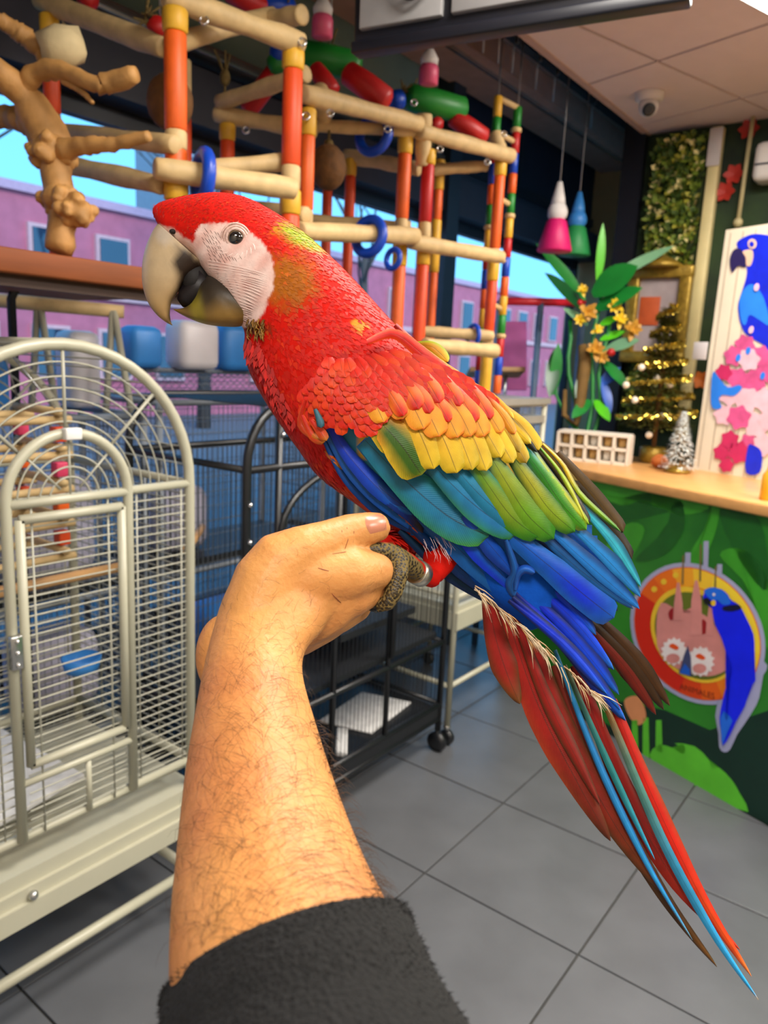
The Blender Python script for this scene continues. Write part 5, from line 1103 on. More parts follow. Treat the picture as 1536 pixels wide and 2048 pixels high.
TAILH = [(1438, 1400), (1432, 1432), (1438, 1462), (1440, 1494), (1450, 1504), (1462, 1498), (1475, 1470), (1492, 1445), (1508, 1420), (1520, 1395), (1528, 1350), (1536, 1330), (1500, 1300), (1450, 1330)]
print_poly('halo', cpoly(cxx, cyy, 152, 124, RT), .004, halo, em); print_poly('halo', TAILH, .0042, halo, em, smoothing=2)
for x0_, x1_, yt in ((1370, 1383, 1105), (1407, 1419, 1082), (1434, 1446, 1128)): print_poly('spire_tip', [(x0_, yt+70), (x0_+2, yt), (x1_, yt), (x1_-2, yt+70)], .0042, halo, em)
print_poly('ring_band', cpoly(cxx, cyy, 143, 116, RT), .006, mat('ring_grad', S(226, 90, 18), .45, var=.1), em)
def seg(a0, a1, ra, rb, m_, off):
    n = 16; P = [(cxx+ra*math.cos(a)*math.cos(RT)-rb*math.sin(a)*math.sin(RT), cyy+ra*math.cos(a)*math.sin(RT)+rb*math.sin(a)*math.cos(RT)) for a in [lerp(a0, a1, i/n) for i in range(n+1)]]
    Q = [(cxx+ra*.72*math.cos(a)*math.cos(RT)-rb*.72*math.sin(a)*math.sin(RT), cyy+ra*.72*math.cos(a)*math.sin(RT)+rb*.72*math.sin(a)*math.cos(RT)) for a in [lerp(a1, a0, i/n) for i in range(n+1)]]
    print_poly('ring_segment', P+Q, off, m_, em)
# sign colours run from yellow at the top round to red at the left
for k in range(18):
    a = 2*math.pi*k/18; px_, py_ = math.cos(a)*math.cos(RT)-math.sin(a)*math.sin(RT), math.cos(a)*math.sin(RT)+math.sin(a)*math.cos(RT)
    t = max(0, min(1, .5+.62*(px_*.85-py_*.6))); c_ = mixc(mixc(S(206, 36, 16), S(236, 116, 20), min(1, t*2)), S(246, 214, 56), max(0, t*2-1))
    seg(a, a+2*math.pi/18, 141, 114, mat('ring_tone_%d' % int(t*12), c_, .45, var=.05), .0065)
print_poly('inner_ring', cpoly(cxx-2, cyy+2, 104, 82, RT), .008, mat('yellow_print', S(236, 196, 50), .45), em)
print_poly('scene_disc', cpoly(cxx-2, cyy+4, 95, 74, RT), .009, mat('scene_green', S(96, 110, 30), .5), em)
pk = mat('pink_stone', S(216, 140, 134), .55, var=.2); dr = mat('deep_red_print', S(150, 24, 30), .5)
print_poly('printed_hill', [(1318, 1225), (1330, 1205), (1350, 1215), (1368, 1225), (1385, 1215), (1405, 1225), (1425, 1240), (1445, 1270), (1464, 1320), (1455, 1340), (1420, 1352), (1380, 1345), (1340, 1325), (1318, 1290)], .010, pk, em, smoothing=3)
for pts in ([(1340, 1225), (1350, 1215), (1356, 1232), (1345, 1240)], [(1395, 1250), (1412, 1238), (1420, 1262), (1402, 1268)]): print_poly('printed_shade', pts, .0105, dr, em, smoothing=3)
for x, w, yt, yb2 in ((1327, 9, 1205, 1290), (1360, 10, 1165, 1240), (1396, 12, 1160, 1270), (1424, 9, 1208, 1270)): print_poly('printed_spire', [(x-w, yb2), (x-w*.8, yt+40), (x-2, yt), (x+3, yt), (x+w*.9, yt+40), (x+w, yb2)], .011, pk, em)
for x, y0, y1 in ((1369, 1110, 1168), (1404, 1088, 1162), (1434, 1132, 1180)): print_poly('printed_spire', [(x-2, y1), (x, y0), (x+3, y0), (x+2, y1)], .0112, mat('spire_dark', S(120, 100, 60), .5), em)
wp = mat('white_print', S(236, 226, 226), .5)
for cx_, cy_, r_ in ((1352, 1302, 25), (1405, 1322, 27)):
    print_poly('printed_mosaic', [(cx_+r_*(1.08 if i % 2 else .86)*math.cos(2*math.pi*i/28), cy_+r_*(1.15 if i % 2 else .95)*math.sin(2*math.pi*i/28)) for i in range(28)], .0115, wp, em)
    print_poly('printed_mosaic', [(cx_-10, cy_-10), (cx_-2, cy_-16), (cx_+10, cy_-8), (cx_+4, cy_-3)], .012, mat('orange_print', S(226, 80, 20), .5), em, smoothing=3); print_poly('printed_mosaic', cpoly(cx_-2, cy_+14, 14, 10, 0, 16), .0118, pk, em)
print_poly('printed_gate', [(1362, 1345), (1372, 1310), (1380, 1290), (1386, 1312), (1388, 1352)], .0125, mat('slate_print', S(62, 70, 110), .5), em); print_poly('printed_gate', [(1364, 1345), (1374, 1326), (1384, 1338), (1384, 1350)], .013, mat('blue_print', S(24, 90, 200), .5), em)
pb = mat('parrot_blue_print', S(10, 30, 250), .45, var=.15); lb = mat('light_blue_print', S(30, 110, 236), .45)
print_poly('printed_parrot', PAR, .014, pb, em, smoothing=2)
print_poly('printed_parrot', [(1413, 1182), (1428, 1174), (1446, 1178), (1460, 1190), (1466, 1206), (1450, 1208), (1440, 1198), (1430, 1200)], .0145, lb, em, smoothing=3)
print_poly('printed_wing', [(1452, 1212), (1480, 1208), (1488, 1216), (1470, 1222), (1452, 1220)], .0148, mat('ink_print', S(10, 12, 50), .5), em, smoothing=2)
print_poly('printed_beak', [(1412, 1196), (1420, 1194), (1430, 1204), (1432, 1212), (1422, 1208), (1414, 1206)], .0148, M['black'], em); print_poly('printed_cheek', cpoly(1432, 1205, 5, 6, 0, 12), .015, mat('yellow_print', S(236, 196, 50)), em); print_poly('printed_eye', cpoly(1433, 1188, 3, 3, 0, 10), .015, wp, em)
print_poly('printed_tail', [(1446, 1435), (1452, 1420), (1458, 1440), (1464, 1430), (1470, 1440), (1458, 1465), (1450, 1488), (1447, 1462)], .0148, lb, em)
for (x, y) in ((1311, 1178), (1330, 1163), (1354, 1150)): print_poly('printed_paw', cpoly(x, y, 6, 6, 0, 12), .0075, mat('yellow_print', S(236, 196, 50)), em)
# lettering along the lower band (as far as it can be read)
def text_on(word, px0, py0, px1, py1, hgt, off, m_, parent, p0, n):
    A = PL(px0, py0, p0, n)+n*off; B3 = PL(px1, py1, p0, n)+n*off; xd = (B3-A).normalized(); yd = n.cross(xd)
    fc = bpy.data.curves.new('t', 'FONT'); fc.body = word; fc.size = 1; o = bpy.data.objects.new('t', fc); COL.objects.link(o)
    me = bpy.data.meshes.new_from_object(o.evaluated_get(bpy.context.evaluated_depsgraph_get())); bpy.data.objects.remove(o)
    w = max(v.co.x for v in me.vertices); s_ = (B3-A).length/w
    me.vertices.foreach_set('co', [q for v in me.vertices for q in (A+xd*(v.co.x*s_)+yd*(v.co.y*hgt)-Vector(parent['_o']))]); me.name = 'lettering'
    return obj('lettering', me, m_, parent, False)
text_on('ANIMALES', 1362, 1377, 1432, 1398, .032, .0085, mat('letter_ink', S(112, 40, 12), .6), em, CP0, CN)
# ---------------------------------------------------------------- things on the counter
cz = 1.101
def on_counter(px, py): return Zp(px, py, cz)
q0 = on_counter(1112, 918); q1 = on_counter(1252, 932); rx = (q1-q0); wl = rx.length; rx = rx.normalized(); ry = Vector((-rx.y, rx.x, 0)); ry = -ry if ry.dot(q0-Vector((0, 0, cz))) < 0 else ry
rk = thing('cup_rack', 'white open rack of small cups in two rows on the counter end', 'rack', (q0+q1)/2)
rw = mat('rack_white', S(232, 222, 206), .45, var=.06)
for z in (0, .062, .124): obj('rack_shelf', MB().obox(q0+rx*(wl/2)+ry*.06+Vector((0, 0, z+.006)), rx*(wl/2), ry*.06, Vector((0, 0, .006))), rw, rk, False)
for k in range(6): obj('rack_upright', MB().obox(q0+rx*(wl*k/5)+ry*.06+Vector((0, 0, .065)), rx*.006, ry*.06, Vector((0, 0, .065))), rw, rk, False)
obj('rack_back', MB().obox(q0+rx*(wl/2)+ry*.118+Vector((0, 0, .065)), rx*(wl/2), ry*.003, Vector((0, 0, .065))), rw, rk, False)
cm = [mat('cup_white', S(232, 228, 220), .4), mat('cup_tan', S(196, 158, 96), .5)]
for k in range(5):
    for j, z in enumerate((.013, .075)):
        tag(obj('cup', MB().lathe(q0+rx*(wl*(k+.5)/5)+ry*.05+Vector((0, 0, z)), [(.014, 0), (.018, .004), (.0205, .045), (.017, .045), (.014, .01)], 14), cm[0 if (k > 2 and j == 0) or (k+j) % 3 == 0 else 1]), ('white' if (k > 2 and j == 0) or (k+j) % 3 == 0 else 'tan')+' cup on the '+('lower' if j == 0 else 'upper')+' shelf of the white rack', 'cup', 'cups in the white rack')
# artificial plant
pc = on_counter(1165, 914)+ry*.06; pl = thing('artificial_plant', 'tall artificial jungle plant with broad leaves and yellow flowers in a driftwood base', 'plant', pc)
gl = [mat('plant_green', S(30, 130, 50), .35, var=.25), mat('plant_dark', S(14, 84, 40), .35, var=.25), mat('plant_lime', S(90, 200, 30), .35, var=.15), mat('plant_pale', S(120, 170, 130), .4, var=.2)]
dpt = proj(pc)[2]
obj('pot', MB().lathe(pc, [(.05, 0), (.07, .01), (.085, .10), (.078, .10), (.06, .09)], 20), mat('pot', S(60, 90, 50), .6), pl)
mb = MB()
for a, b in (((1150, 860), (1135, 640)), ((1175, 860), (1200, 560)), ((1190, 860), (1215, 640))): 
    P = [D(lerp(a[0], b[0], i/6)+6*math.sin(i*1.4), lerp(a[1], b[1], i/6), dpt) for i in range(7)]; obj('cane', MB().tube([pc+Vector((0, 0, .08))]+P, [.010]*8, 8), gl[0], pl)
obj('cane', MB().tube([pc+Vector((0, 0, .08)), D(1135, 840, dpt), D(1112, 790, dpt), D(1110, 700, dpt)], [.010, .008, .007, .005], 8), gl[0], pl)
obj('driftwood', MB().tube([D(1130, 780, dpt), D(1128, 830, dpt-.02), D(1152, 850, dpt-.03), D(1160, 800, dpt-.02), D(1170, 720, dpt), D(1165, 690, dpt)], [.010, .014, .016, .028, .034, .022], 10), mat('driftwood', S(120, 88, 36), .8, var=.3, scale=20), pl)
def pleaf(a, b, w, m_, sag=.12, roll=0):
    A, B3 = D(a[0], a[1], dpt+(a[2] if len(a) > 2 else 0)), D(b[0], b[1], dpt+(b[2] if len(b) > 2 else 0)); d = B3-A; up = (-CF*.9+Vector((0, 0, .5))); obj('leaf', MB().leaf(A, d, up, d.length, w, sag, 8), m_, pl)
for a, b, w, m_ in (((1195, 570), (1198, 455), .022, gl[2]), ((1170, 600), (1060, 508, .05), .034, gl[0]), ((1165, 620), (1075, 560, -.05), .040, gl[1]), ((1185, 590), (1280, 545, -.08), .075, gl[0]), ((1200, 570), (1335, 520, .1), .030, gl[3]), ((1190, 620), (1290, 590, -.1), .050, gl[0]), ((1175, 650), (1120, 625), .025, gl[3]), ((1210, 700), (1280, 690, -.05), .035, gl[3]), ((1205, 720), (1250, 790, -.05), .030, gl[0]), ((1180, 800), (1140, 845, -.05), .03, gl[0]), ((1190, 800), (1215, 850, -.05), .03, gl[2]), ((1175, 740), (1150, 800), .03, gl[1]), ((1200, 650), (1235, 640), .022, gl[2]), ((1200, 680), (1250, 670), .022, gl[2]), ((1110, 700), (1095, 800), .035, gl[1]), ((1105, 790), (1112, 690), .03, gl[0]), ((1200, 770), (1240, 740), .03, mat('plant_blue', S(40, 90, 190), .4)), ((1205, 760), (1215, 830), .025, mat('plant_blue', S(40, 90, 190)))): pleaf(a, b, w, m_)
fy, fo = mat('petal_yellow', S(236, 196, 40), .45, var=.15), mat('petal_amber', S(206, 150, 50), .5, var=.25)
for cx_, cy_, r_, m_ in ((1165, 580, .030, fy), (1175, 625, .05, fo), (1160, 640, .035, fy), (1230, 612, .045, fy), (1240, 640, .04, fy), (1265, 660, .05, fo), (1195, 660, .03, fy), (1190, 700, .05, fo), (1205, 715, .035, fo)):
    c0 = D(cx_, cy_, dpt-.06); f_ = MB()
    for k in range(8):
        a = 2*math.pi*k/8+cx_; f_.leaf(c0+CF*.01*(k % 2), CR*math.cos(a)+CU*math.sin(a)-CF*(.25+.5*(k % 3)), -CF, r_*(1.3 if k % 2 else .95), r_*.30, .35, 5, fold=.4)
    obj('flower', f_, m_, pl)
obj('berry', MB().ell(D(1160, 605, dpt-.08), .014, 12, 8), M['red'], pl); obj('berry', MB().ell(D(1222, 705, dpt-.08), .020, 12, 8), M['red'], pl)
# christmas tree
tc = on_counter(1303, 925); xt = thing('christmas_tree', 'small golden-tinselled christmas tree with white baubles on the counter', 'christmas tree', tc)
obj('pot', MB().lathe(tc, [(.05, 0), (.06, .01), (.06, .07), (.05, .075)], 18), M['gold'], xt); obj('trunk', MB().tube([tc+Vector((0, 0, .06)), tc+Vector((0, 0, .66))], .012, 8), M['coconut'], xt)
nd = MB(); tn_ = MB(); rg = random.Random(8); HT = .54
for k in range(6500):
    h = rg.random()**1.1; r = .15*(1-h)+.02; a = rg.random()*6.283; p = tc+Vector((math.cos(a)*r*rg.uniform(.4, 1), math.sin(a)*r*rg.uniform(.4, 1), .16+HT*h)); d = Vector((math.cos(a), math.sin(a), rg.uniform(-.3, .5)))*.034; s_ = Vector((-math.sin(a), math.cos(a), 0))*.004
    nd.add([p-s_, p+s_, p+d], [(0, 1, 2)])
for k in range(2200):
    t = k/2200; a = t*44; r = .155*(1-t)+.025; p = tc+Vector((math.cos(a)*r, math.sin(a)*r, .18+HT*t)); d = Vector((rg.uniform(-1, 1), rg.uniform(-1, 1), rg.uniform(-1, 1)))*.016; s_ = d.orthogonal().normalized()*.0035; tn_.add([p-d-s_, p-d+s_, p+d+s_, p+d-s_], [(0, 1, 2, 3)])
obj('needles', nd, mat('tree_needle', S(92, 92, 26), .6, var=.35), xt, kind='stuff', smooth=False); obj('tinsel', tn_, mat('gold_tinsel', S(206, 176, 70), .22, metal=.8), xt, kind='stuff', smooth=False)
for k, (x, y) in enumerate(((1325, 695), (1283, 735), (1314, 757), (1252, 770), (1322, 833), (1270, 800), (1298, 870), (1340, 770))): obj('bauble', MB().ell(D(x, y, proj(tc)[2]-.14), .016, 14, 10), mat('bauble', S(236, 220, 196), .15, var=.05), xt)
# small silver tree
sv = on_counter(1354, 945); st = thing('silver_tree', 'small silver tinsel tree ornament beside the christmas tree', 'ornament', sv)
obj('base', MB().lathe(sv, [(.05, 0), (.055, .01), (.03, .02), (.01, .03)], 18), M['gold'], st); tn_ = MB()
for k in range(900):
    t = rg.random(); a = rg.random()*6.283; r = (.075*(1-t)+.006)*rg.uniform(.5, 1); p = sv+Vector((math.cos(a)*r, math.sin(a)*r, .02+.24*t)); d = Vector((math.cos(a), math.sin(a), -.5))*.012; s_ = Vector((-math.sin(a), math.cos(a), 0))*.005; tn_.add([p-s_, p+s_, p+d], [(0, 1, 2)])
obj('tinsel', tn_, mat('silver_tinsel', S(226, 230, 226), .3, metal=.25), st, kind='stuff', smooth=False)
tag(obj('orange_ornament', MB().ell(on_counter(1318, 936)+Vector((0, 0, .03)), (.05, .035, .03), 14, 10, nz=.2), mat('orange_felt', S(206, 110, 40), .8, var=.3)), 'orange felt ornament at the foot of the christmas tree', 'ornament')
# poster panel with the painted blue parrot
PP = on_counter(1390, 938); PN = (CN+Vector((0, 0, .05))).normalized()
po = thing('parrot_panel', 'white beadboard panel painted with a blue parrot and pink flowers, standing on the counter', 'painting', PP)
P4 = [PL(x, y, PP, PN) for x, y in ((1386, 940), (1600, 985), (1690, 425), (1452, 460))]
for p in P4[:2]: p.z = 1.1005
th_ = PN*-.02
obj('board', MB().add([p-Vector((0, 0, 0)) for p in P4]+[p+th_ for p in P4], [(0, 1, 2, 3), (7, 6, 5, 4), (0, 4, 5, 1), (1, 5, 6, 2), (2, 6, 7, 3), (3, 7, 4, 0)]), mat('beadboard', S(226, 214, 190), .5, var=.06), po, False)
gr = mat('groove', S(176, 160, 136), .6)
for k in range(9):
    a, b = lerp(1396, 1600, k/9), lerp(1462, 1690, k/9); ya, yb3 = lerp(935, 980, k/9), lerp(466, 432, k/9); print_poly('groove', [(a-1, ya), (a+1, ya), (b+1, yb3), (b-1, yb3)], .0012, gr, po, PP, PN)
PJ = lambda name, pts, off, m_, s_=3: print_poly(name, pts, off, m_, po, PP, PN, s_)
pbl, pll = mat('parrot_royal', S(16, 40, 216), .45, var=.3, scale=14), mat('parrot_sky', S(40, 130, 240), .45, var=.2, scale=14)
PJ('painted_parrot', [(1474, 488), (1490, 474), (1512, 468), (1545, 474), (1570, 500), (1600, 560), (1620, 640), (1600, 700), (1545, 705), (1528, 690), (1510, 680), (1490, 665), (1480, 640), (1477, 610), (1484, 585), (1492, 560), (1495, 540), (1488, 515)], .003, pbl)
PJ('painted_parrot', [(1480, 600), (1492, 575), (1510, 570), (1530, 600), (1540, 650), (1520, 640), (1500, 630), (1492, 650), (1483, 640)], .004, pll)
PJ('painted_beak', [(1472, 498), (1485, 500), (1494, 520), (1492, 535), (1478, 532), (1466, 545), (1461, 525), (1464, 508)], .005, mat('beak_ink', S(40, 34, 84), .4)); PJ('painted_cheek', [(1487, 503), (1505, 500), (1508, 515), (1502, 532), (1494, 530), (1493, 515)], .0055, mat('cheek', S(226, 190, 160), .5)); PJ('painted_eye', cpoly(1506, 488, 9, 10, 0, 16), .0055, mat('cheek', S(226, 190, 160)), 0); PJ('painted_eye', cpoly(1505, 489, 5, 6, 0, 12), .006, mat('parrot_royal', S(16, 40, 216)), 0)
pf = [mat('flower_pink', S(226, 90, 150), .5, var=.35, scale=20), mat('flower_rose', S(200, 40, 96), .5, var=.2, scale=20), mat('flower_pale', S(236, 190, 204), .5, var=.2, scale=20)]
rg = random.Random(12)
for (x, y, r_, k) in ((1492, 690, 22, 0), (1470, 712, 22, 0), (1500, 720, 24, 2), (1525, 712, 22, 0), (1450, 745, 18, 1), (1478, 758, 24, 0), (1510, 762, 26, 0), (1535, 745, 22, 0), (1462, 790, 24, 2), (1495, 800, 28, 2), (1530, 800, 26, 2), (1450, 830, 22, 2), (1480, 835, 26, 0), (1515, 850, 28, 2), (1540, 840, 24, 2), (1462, 880, 20, 1), (1445, 905, 18, 1), (1480, 905, 24, 1), (1500, 885, 20, 0), (1455, 930, 16, 1), (1530, 890, 24, 2)):
    PJ('painted_flower', [(x+r_*(1 if i % 2 else .78)*math.cos(2*math.pi*i/12+x), y+r_*(1 if i % 2 else .78)*math.sin(2*math.pi*i/12+x)) for i in range(12)], .006+.0004*rg.randrange(6), pf[k], 3)
for pts in ([(1428, 745), (1440, 755), (1458, 775), (1480, 770), (1486, 778), (1470, 792), (1448, 790), (1440, 800), (1446, 815), (1430, 818), (1424, 800)], [(1498, 895), (1508, 890), (1526, 905), (1522, 945), (1494, 945)]): PJ('painted_leaf', pts, .009, pll if pts[0][0] < 1450 else pbl)
for x, y in ((1479, 716), (1499, 702), (1528, 752), (1516, 575), (1505, 660)): PJ('painted_dab', cpoly(x, y, 5, 8, .3, 12), .0095, pll if y > 690 else pf[2], 0)
for o in (): pass
tag(obj('bottle', MB().lathe(on_counter(1537, 1000)+Vector((0, 0, 0)), [(.028, 0), (.03, .005), (.03, .085), (.02, .10), (.016, .115), (.016, .13)], 18), mat('yellow_bottle', S(236, 170, 30), .35)), 'yellow plastic bottle in front of the painted parrot panel', 'bottle')
tag(obj('price_tag', MB().bbox(PL(1403, 702, PP, PN)+PN*.01, CDIR*.035, Vector((0, 0, .038)), PN*.002, .2), mat('tag_grey', S(206, 200, 200), .6)), 'small grey price tag on the edge of the painted parrot panel', 'tag')
# ================================================================ BACK WALL: foliage panel, frame, lamp, strips
lp = thing('foliage_panel', 'tall green hedge panel full of pale blossoms on the back wall', 'wall panel', Xp(1340, 500, BX))
c1, c2, c3, c4 = Xp(1285, 275, BX), Xp(1432, 275, BX), Xp(1240, 720, BX), Xp(1385, 720, BX)
ya, yb4, za, zb = 1.44, Xp(1418, 450, BX).y+.032, 1.25, 2.68
obj('backing', MB().box((BX-.035, yb4, za), (BX-.002, ya, zb)), mat('hedge_back', S(44, 58, 20), .9, var=.4, scale=30), lp, False)
lv = [MB(), MB(), MB(), MB()]; rg = random.Random(21)
for k in range(2600):
    p = Vector((BX-.04-rg.random()*.03, rg.uniform(yb4+.012, ya-.02), rg.uniform(za+.03, zb-.03))); d = Vector((-.5, rg.uniform(-1, 1), rg.uniform(-1, 1))).normalized(); i_ = rg.random(); i_ = 0 if i_ < .40 else 1 if i_ < .74 else 2 if i_ < .86 else 3
    lv[i_].leaf(p, d, Vector((-1, 0, .2)), rg.uniform(.025, .045), rg.uniform(.010, .016), .1, 2)
for mb, m_, nm in zip(lv, (mat('hedge_mid', S(112, 132, 36), .6, var=.3), mat('hedge_dark', S(58, 84, 22), .6, var=.3), mat('hedge_cream', S(236, 220, 150), .6, var=.2), mat('hedge_olive', S(176, 172, 60), .6, var=.3)), ('green_leaves', 'dark_leaves', 'blossoms', 'olive_leaves')): obj(nm, mb, m_, lp, kind='stuff')
def strip(px, w, label, m_, z0=1.2, z1=2.68, name='wall_strip'):
    y = Xp(px, 450, BX).y; tag(obj(name, MB().bbox((BX-.03, y, (z0+z1)/2), (0, w, 0), (.028, 0, 0), (0, 0, (z1-z0)/2), .2), m_), label, 'trim')
strip(1418, .026, 'cream upright strip between the hedge panel and the jungle print', mat('cream_strip', S(222, 206, 150), .5))
y_ = Xp(1418, 330, BX).y; tag(obj('notice', MB().bbox((BX-.065, Xp(1418, 450, BX).y, Xp(1424, 302, BX).z), (0, .03, 0), (.003, 0, 0), (0, 0, .085), .2), mat('notice_white', S(206, 198, 196), .6)), 'small white notice at the top of the cream strip', 'sign')
# jungle print leaves and flowers on the wall
for k in range(70):
    y = rg.uniform(-.9, yb4-.40); z = rg.uniform(1.15, 2.38); a = rg.uniform(-1, 1); o = MB().leaf((BX-.004, y, z), (-.02, math.sin(a*2), math.cos(a*2)), (-1, 0, 0), rg.uniform(.12, .3), rg.uniform(.02, .05), 0, 5, fold=.02)
    obj('printed_leaf', o, [mat('jungle_a', S(40, 84, 30), .7, var=.3), mat('jungle_b', S(22, 56, 30), .7, var=.3), mat('jungle_c', S(90, 96, 34), .7, var=.3)][k % 3], bpy.data.objects['wall_back'])
for px, py in ((1470, 350), (1452, 385), (1500, 260), (1462, 560), (1405, 760)):
    p = Xp(px, py, BX); f_ = MB()
    for k in range(6):
        a = k*1.05; f_.leaf((BX-.008, p.y, p.z), (-.03, math.cos(a), math.sin(a)), (-1, 0, 0), .05, .018, 0, 4)
    obj('printed_flower', f_, mat('wall_flower', S(176, 40, 26), .6) if py < 500 else mat('wall_flower2', S(206, 110, 40), .6), bpy.data.objects['wall_back'])
# gilt frame leaning in front of the hedge
fp0 = Vector((BX-.12, 0, 0)); gf = thing('gilt_frame', 'ornate gilt picture frame with a small red and grey print before the hedge panel', 'picture frame', Xp(1325, 720, BX-.12))
def fx(px, py): return Xp(px, py, BX-.12)
fc_ = [fx(1262, 560), fx(1376, 548), fx(1352, 722), fx(1256, 722)]
yL, yR, zT, zB = fx(1265, 600).y, fx(1368, 600).y, fx(1310, 545).z, fx(1310, 715).z
for (a, b) in (((yL, zB), (yL, zT)), ((yR, zB), (yR, zT)), ((yL, zT), (yR, zT)), ((yL, zB), (yR, zB))):
    cen = Vector((BX-.12, (a[0]+b[0])/2, (a[1]+b[1])/2)); obj('moulding', MB().bbox(cen, (.022 if a[0] == b[0] else .026, 0, 0), (0, abs(a[0]-b[0])/2+(.03 if a[0] == b[0] else .034), 0), (0, 0, abs(a[1]-b[1])/2+.03), .4), M['gold'], gf)
obj('crest', MB().lathe((BX-.12, (yL+yR)/2, zT+.03), [(.10, -.012), (.11, 0), (.06, .03), (.02, .05)], 20), M['gold'], gf)
obj('print', MB().box((BX-.112, yR, zB), (BX-.108, yL, zT)), mat('print_grey', S(176, 160, 160), .6, var=.2), gf, False)
obj('print_motif', MB().bbox((BX-.114, lerp(yL, yR, .35), lerp(zB, zT, .55)), (.003, 0, 0), (0, .05, 0), (0, 0, .07), .3), mat('print_red', S(206, 90, 40), .6, var=.3), gf)
obj('hanger', MB().tube([(BX-.11, (yL+yR)/2, zT), (BX-.07, (yL+yR)/2, zT+.03), (BX-.034, (yL+yR)/2, zT+.03)], .008, 6), M['gold'], gf)
# white wall appliance and pull rod
ac = thing('wall_appliance', 'white rounded wall unit high on the jungle print', 'appliance', Xp(1540, 320, BX))
q = Xp(1580, 330, BX); obj('body', MB().bbox((BX-.07, q.y, q.z), (.07, 0, 0), (0, .13, 0), (0, 0, .085), .4), mat('app_white', S(226, 220, 214), .35), ac); obj('slot', MB().box((BX-.143, q.y-.12, q.z-.02), (BX-.138, q.y+.12, q.z-.012)), M['slate'], ac, False)
p = Xp(1476, 445, BX-.06); tag(obj('pull_rod', MB().tube([(BX-.06, p.y, p.z), (BX-.06, p.y-.005, 2.70)], .010, 8).ell((BX-.06, p.y, p.z), .022, 12, 8), mat('rod', S(190, 176, 130), .5)), 'pale wooden rod hanging from the ceiling before the jungle print', 'rod')
# ================================================================ HANGING THINGS IN THE WINDOW BAY
def hang(name, label, cat, px, py, d, build, z1=3.2):
    c = D(px, py, d); t = thing(name, label, cat, c); build(c, t); obj('chain', MB().tube([c+Vector((0, 0, .02)), Vector((c.x, c.y, z1))], .0028, 5), M['chain'], t); return t
def mk_cone(m_, m2):
    def f(c, t):
        obj('skirt', MB().lathe(c+Vector((0, 0, -.17)), [(.075, 0), (.08, .006), (.045, .13), (.02, .16)], 18), m_, t); obj('head', MB().ell(c, (.045, .045, .05), 14, 10, nz=.08), m2, t); obj('tuft', MB().lathe(c+Vector((0, 0, .03)), [(.035, 0), (.03, .03), (.012, .10)], 8), m2, t)
    return f
wt = mat('white_felt', S(222, 218, 216), .8, var=.15)
hang('hanging_toy', 'white-headed hanging toy with a magenta skirt', 'bird toy', 1115, 425, 3.4, mk_cone(mat('magenta', S(216, 20, 110), .5, var=.2), wt))
hang('hanging_toy', 'hanging toy with a green skirt and blue top behind the magenta one', 'bird toy', 1155, 440, 3.7, mk_cone(mat('toy_green', S(40, 150, 80), .5, var=.2), M['skyblue']))
def mk_cart(c, t):
    obj('capsule', MB().lathe(c+Vector((0, 0, -.05)), [(.02, 0), (.032, .004), (.032, .05), (.028, .06)], 14), mat('pink_capsule', S(226, 90, 130), .4), t); obj('cap', MB().lathe(c+Vector((0, 0, .01)), [(.028, 0), (.03, .02), (.012, .05)], 14), wt, t)
hang('hanging_capsule', 'pink and white capsule toy on a chain before the green panel', 'bird toy', 858, 138, 2.5, mk_cart)
hang('hanging_capsule', 'pink tube toy on a chain at the top of the window', 'bird toy', 645, 40, 2.24, mk_cart)
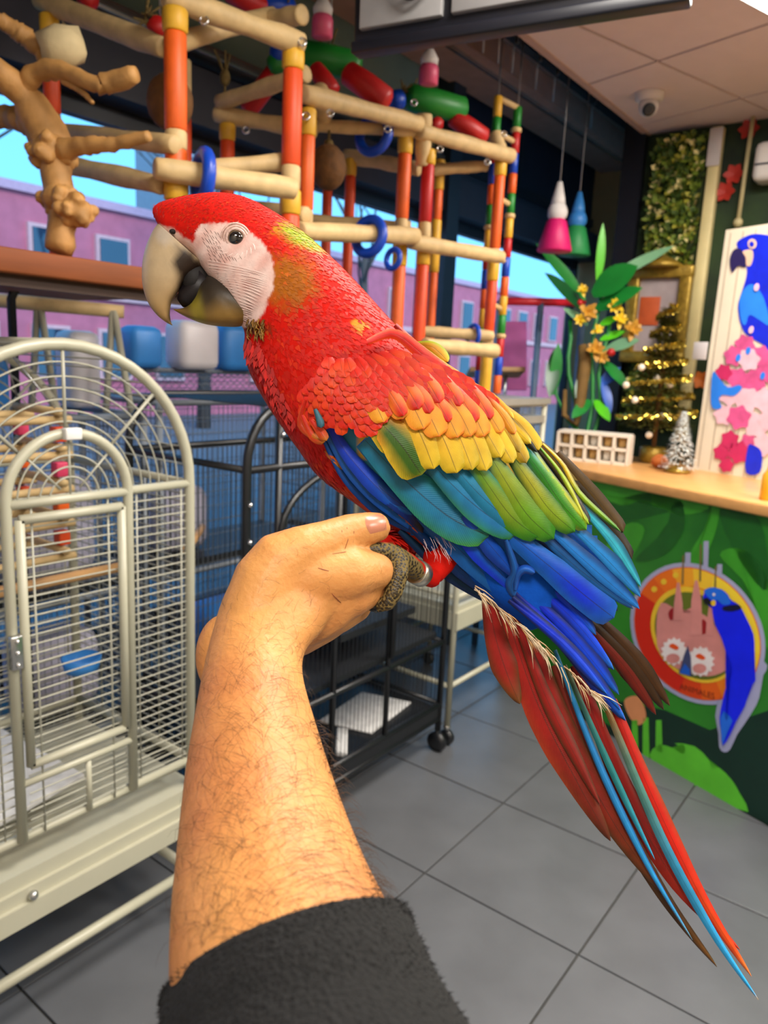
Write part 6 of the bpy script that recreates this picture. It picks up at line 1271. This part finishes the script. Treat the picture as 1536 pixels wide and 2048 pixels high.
for k, (px, py, d) in enumerate(((970, 160, 2.75), (1028, 140, 2.9), (1110, 190, 3.2), (1185, 230, 3.5), (1000, 170, 2.6), (1075, 120, 3.1))):
    lo, hi = 1.0, 6.0
    for _ in range(40):
        m_ = (lo+hi)/2; lo, hi = (m_, hi) if proj(Vector((m_, 2.115, 3.13)))[0] < px else (lo, m_)
    tag(obj('hook', MB().tube([(m_, 2.115, 3.0), (m_, 2.115, 3.125), (m_, 2.095, 3.14), (m_, 2.095, 3.165), (m_, 2.115, 3.17)], .005, 6), M['chain']), 'thin metal display hook hanging from the beam rail', 'hook', 'display hooks on the beam')
# red barrier rail by the far window, cardboard of pink print
A, B3 = D(1000, 602, 3.8), D(1168, 606, 3.95); bar = thing('red_rail', 'bright red rail on grey legs before the far window', 'rail', Vector((B3.x, B3.y, 0)))
obj('bar', MB().tube([A, B3], .020, 10), mat('red_rail', S(226, 40, 60), .4), bar)
for p in (A, B3, D(1082, 604, 3.87)): obj('leg', MB().tube([p, Vector((p.x, p.y, 0))], .018, 8), mat('rail_leg', S(96, 120, 150), .4), bar)
bx_ = D(1012, 742, 4.15); pb_ = thing('pink_display', 'pink printed display board on a small wooden shelf by the far window', 'display', Vector((bx_.x, bx_.y, 0)))
obj('board', MB().bbox(D(1005, 712, 4.38), CR*.14, CU*.20, CF*.01, .2), M['pinkp'], pb_); obj('shelf', MB().bbox(D(990, 745, 4.15), CR*.15, CU*.013, CF*.10, .3), M['dowel'], pb_)
obj('stand', MB().tube([Vector((bx_.x, bx_.y, 1.22)), bx_], .012, 8), M['steel'], pb_)
obj('stand', MB().tube([Vector((bx_.x+.12, bx_.y+.1, 1.22)), bx_+Vector((.12, .1, -.02))], .012, 8), M['steel'], pb_)
ct_ = thing('side_counter', 'grey metal-topped table beneath the far window', 'table', Vector((3.75, 2.1, 0)))
obj('top', MB().bbox((3.75, 2.22, 1.20), (.45, 0, 0), (0, .22, 0), (0, 0, .02), .3), mat('zinc2', S(190, 190, 186), .35, metal=.3), ct_)
for x in (3.36, 4.14):
    for y in (2.04, 2.4): obj('leg', MB().tube([(x, y, 0), (x, y, 1.19)], .02, 8), M['steel'], ct_)
tag(obj('blue_box', MB().bbox((3.5, 2.16, 1.265), (.12, 0, 0), (0, .10, 0), (0, 0, .045), .2), M['skyblue']), 'light blue box on the grey table beneath the far window', 'box')
tag(obj('navy_box', MB().bbox((4.04, 2.24, 1.255), (.14, 0, 0), (0, .10, 0), (0, 0, .035), .2), M['navy']), 'dark blue box on the grey table beneath the far window', 'box')
for o in bpy.data.objects:
    if '_o' in o: del o['_o']
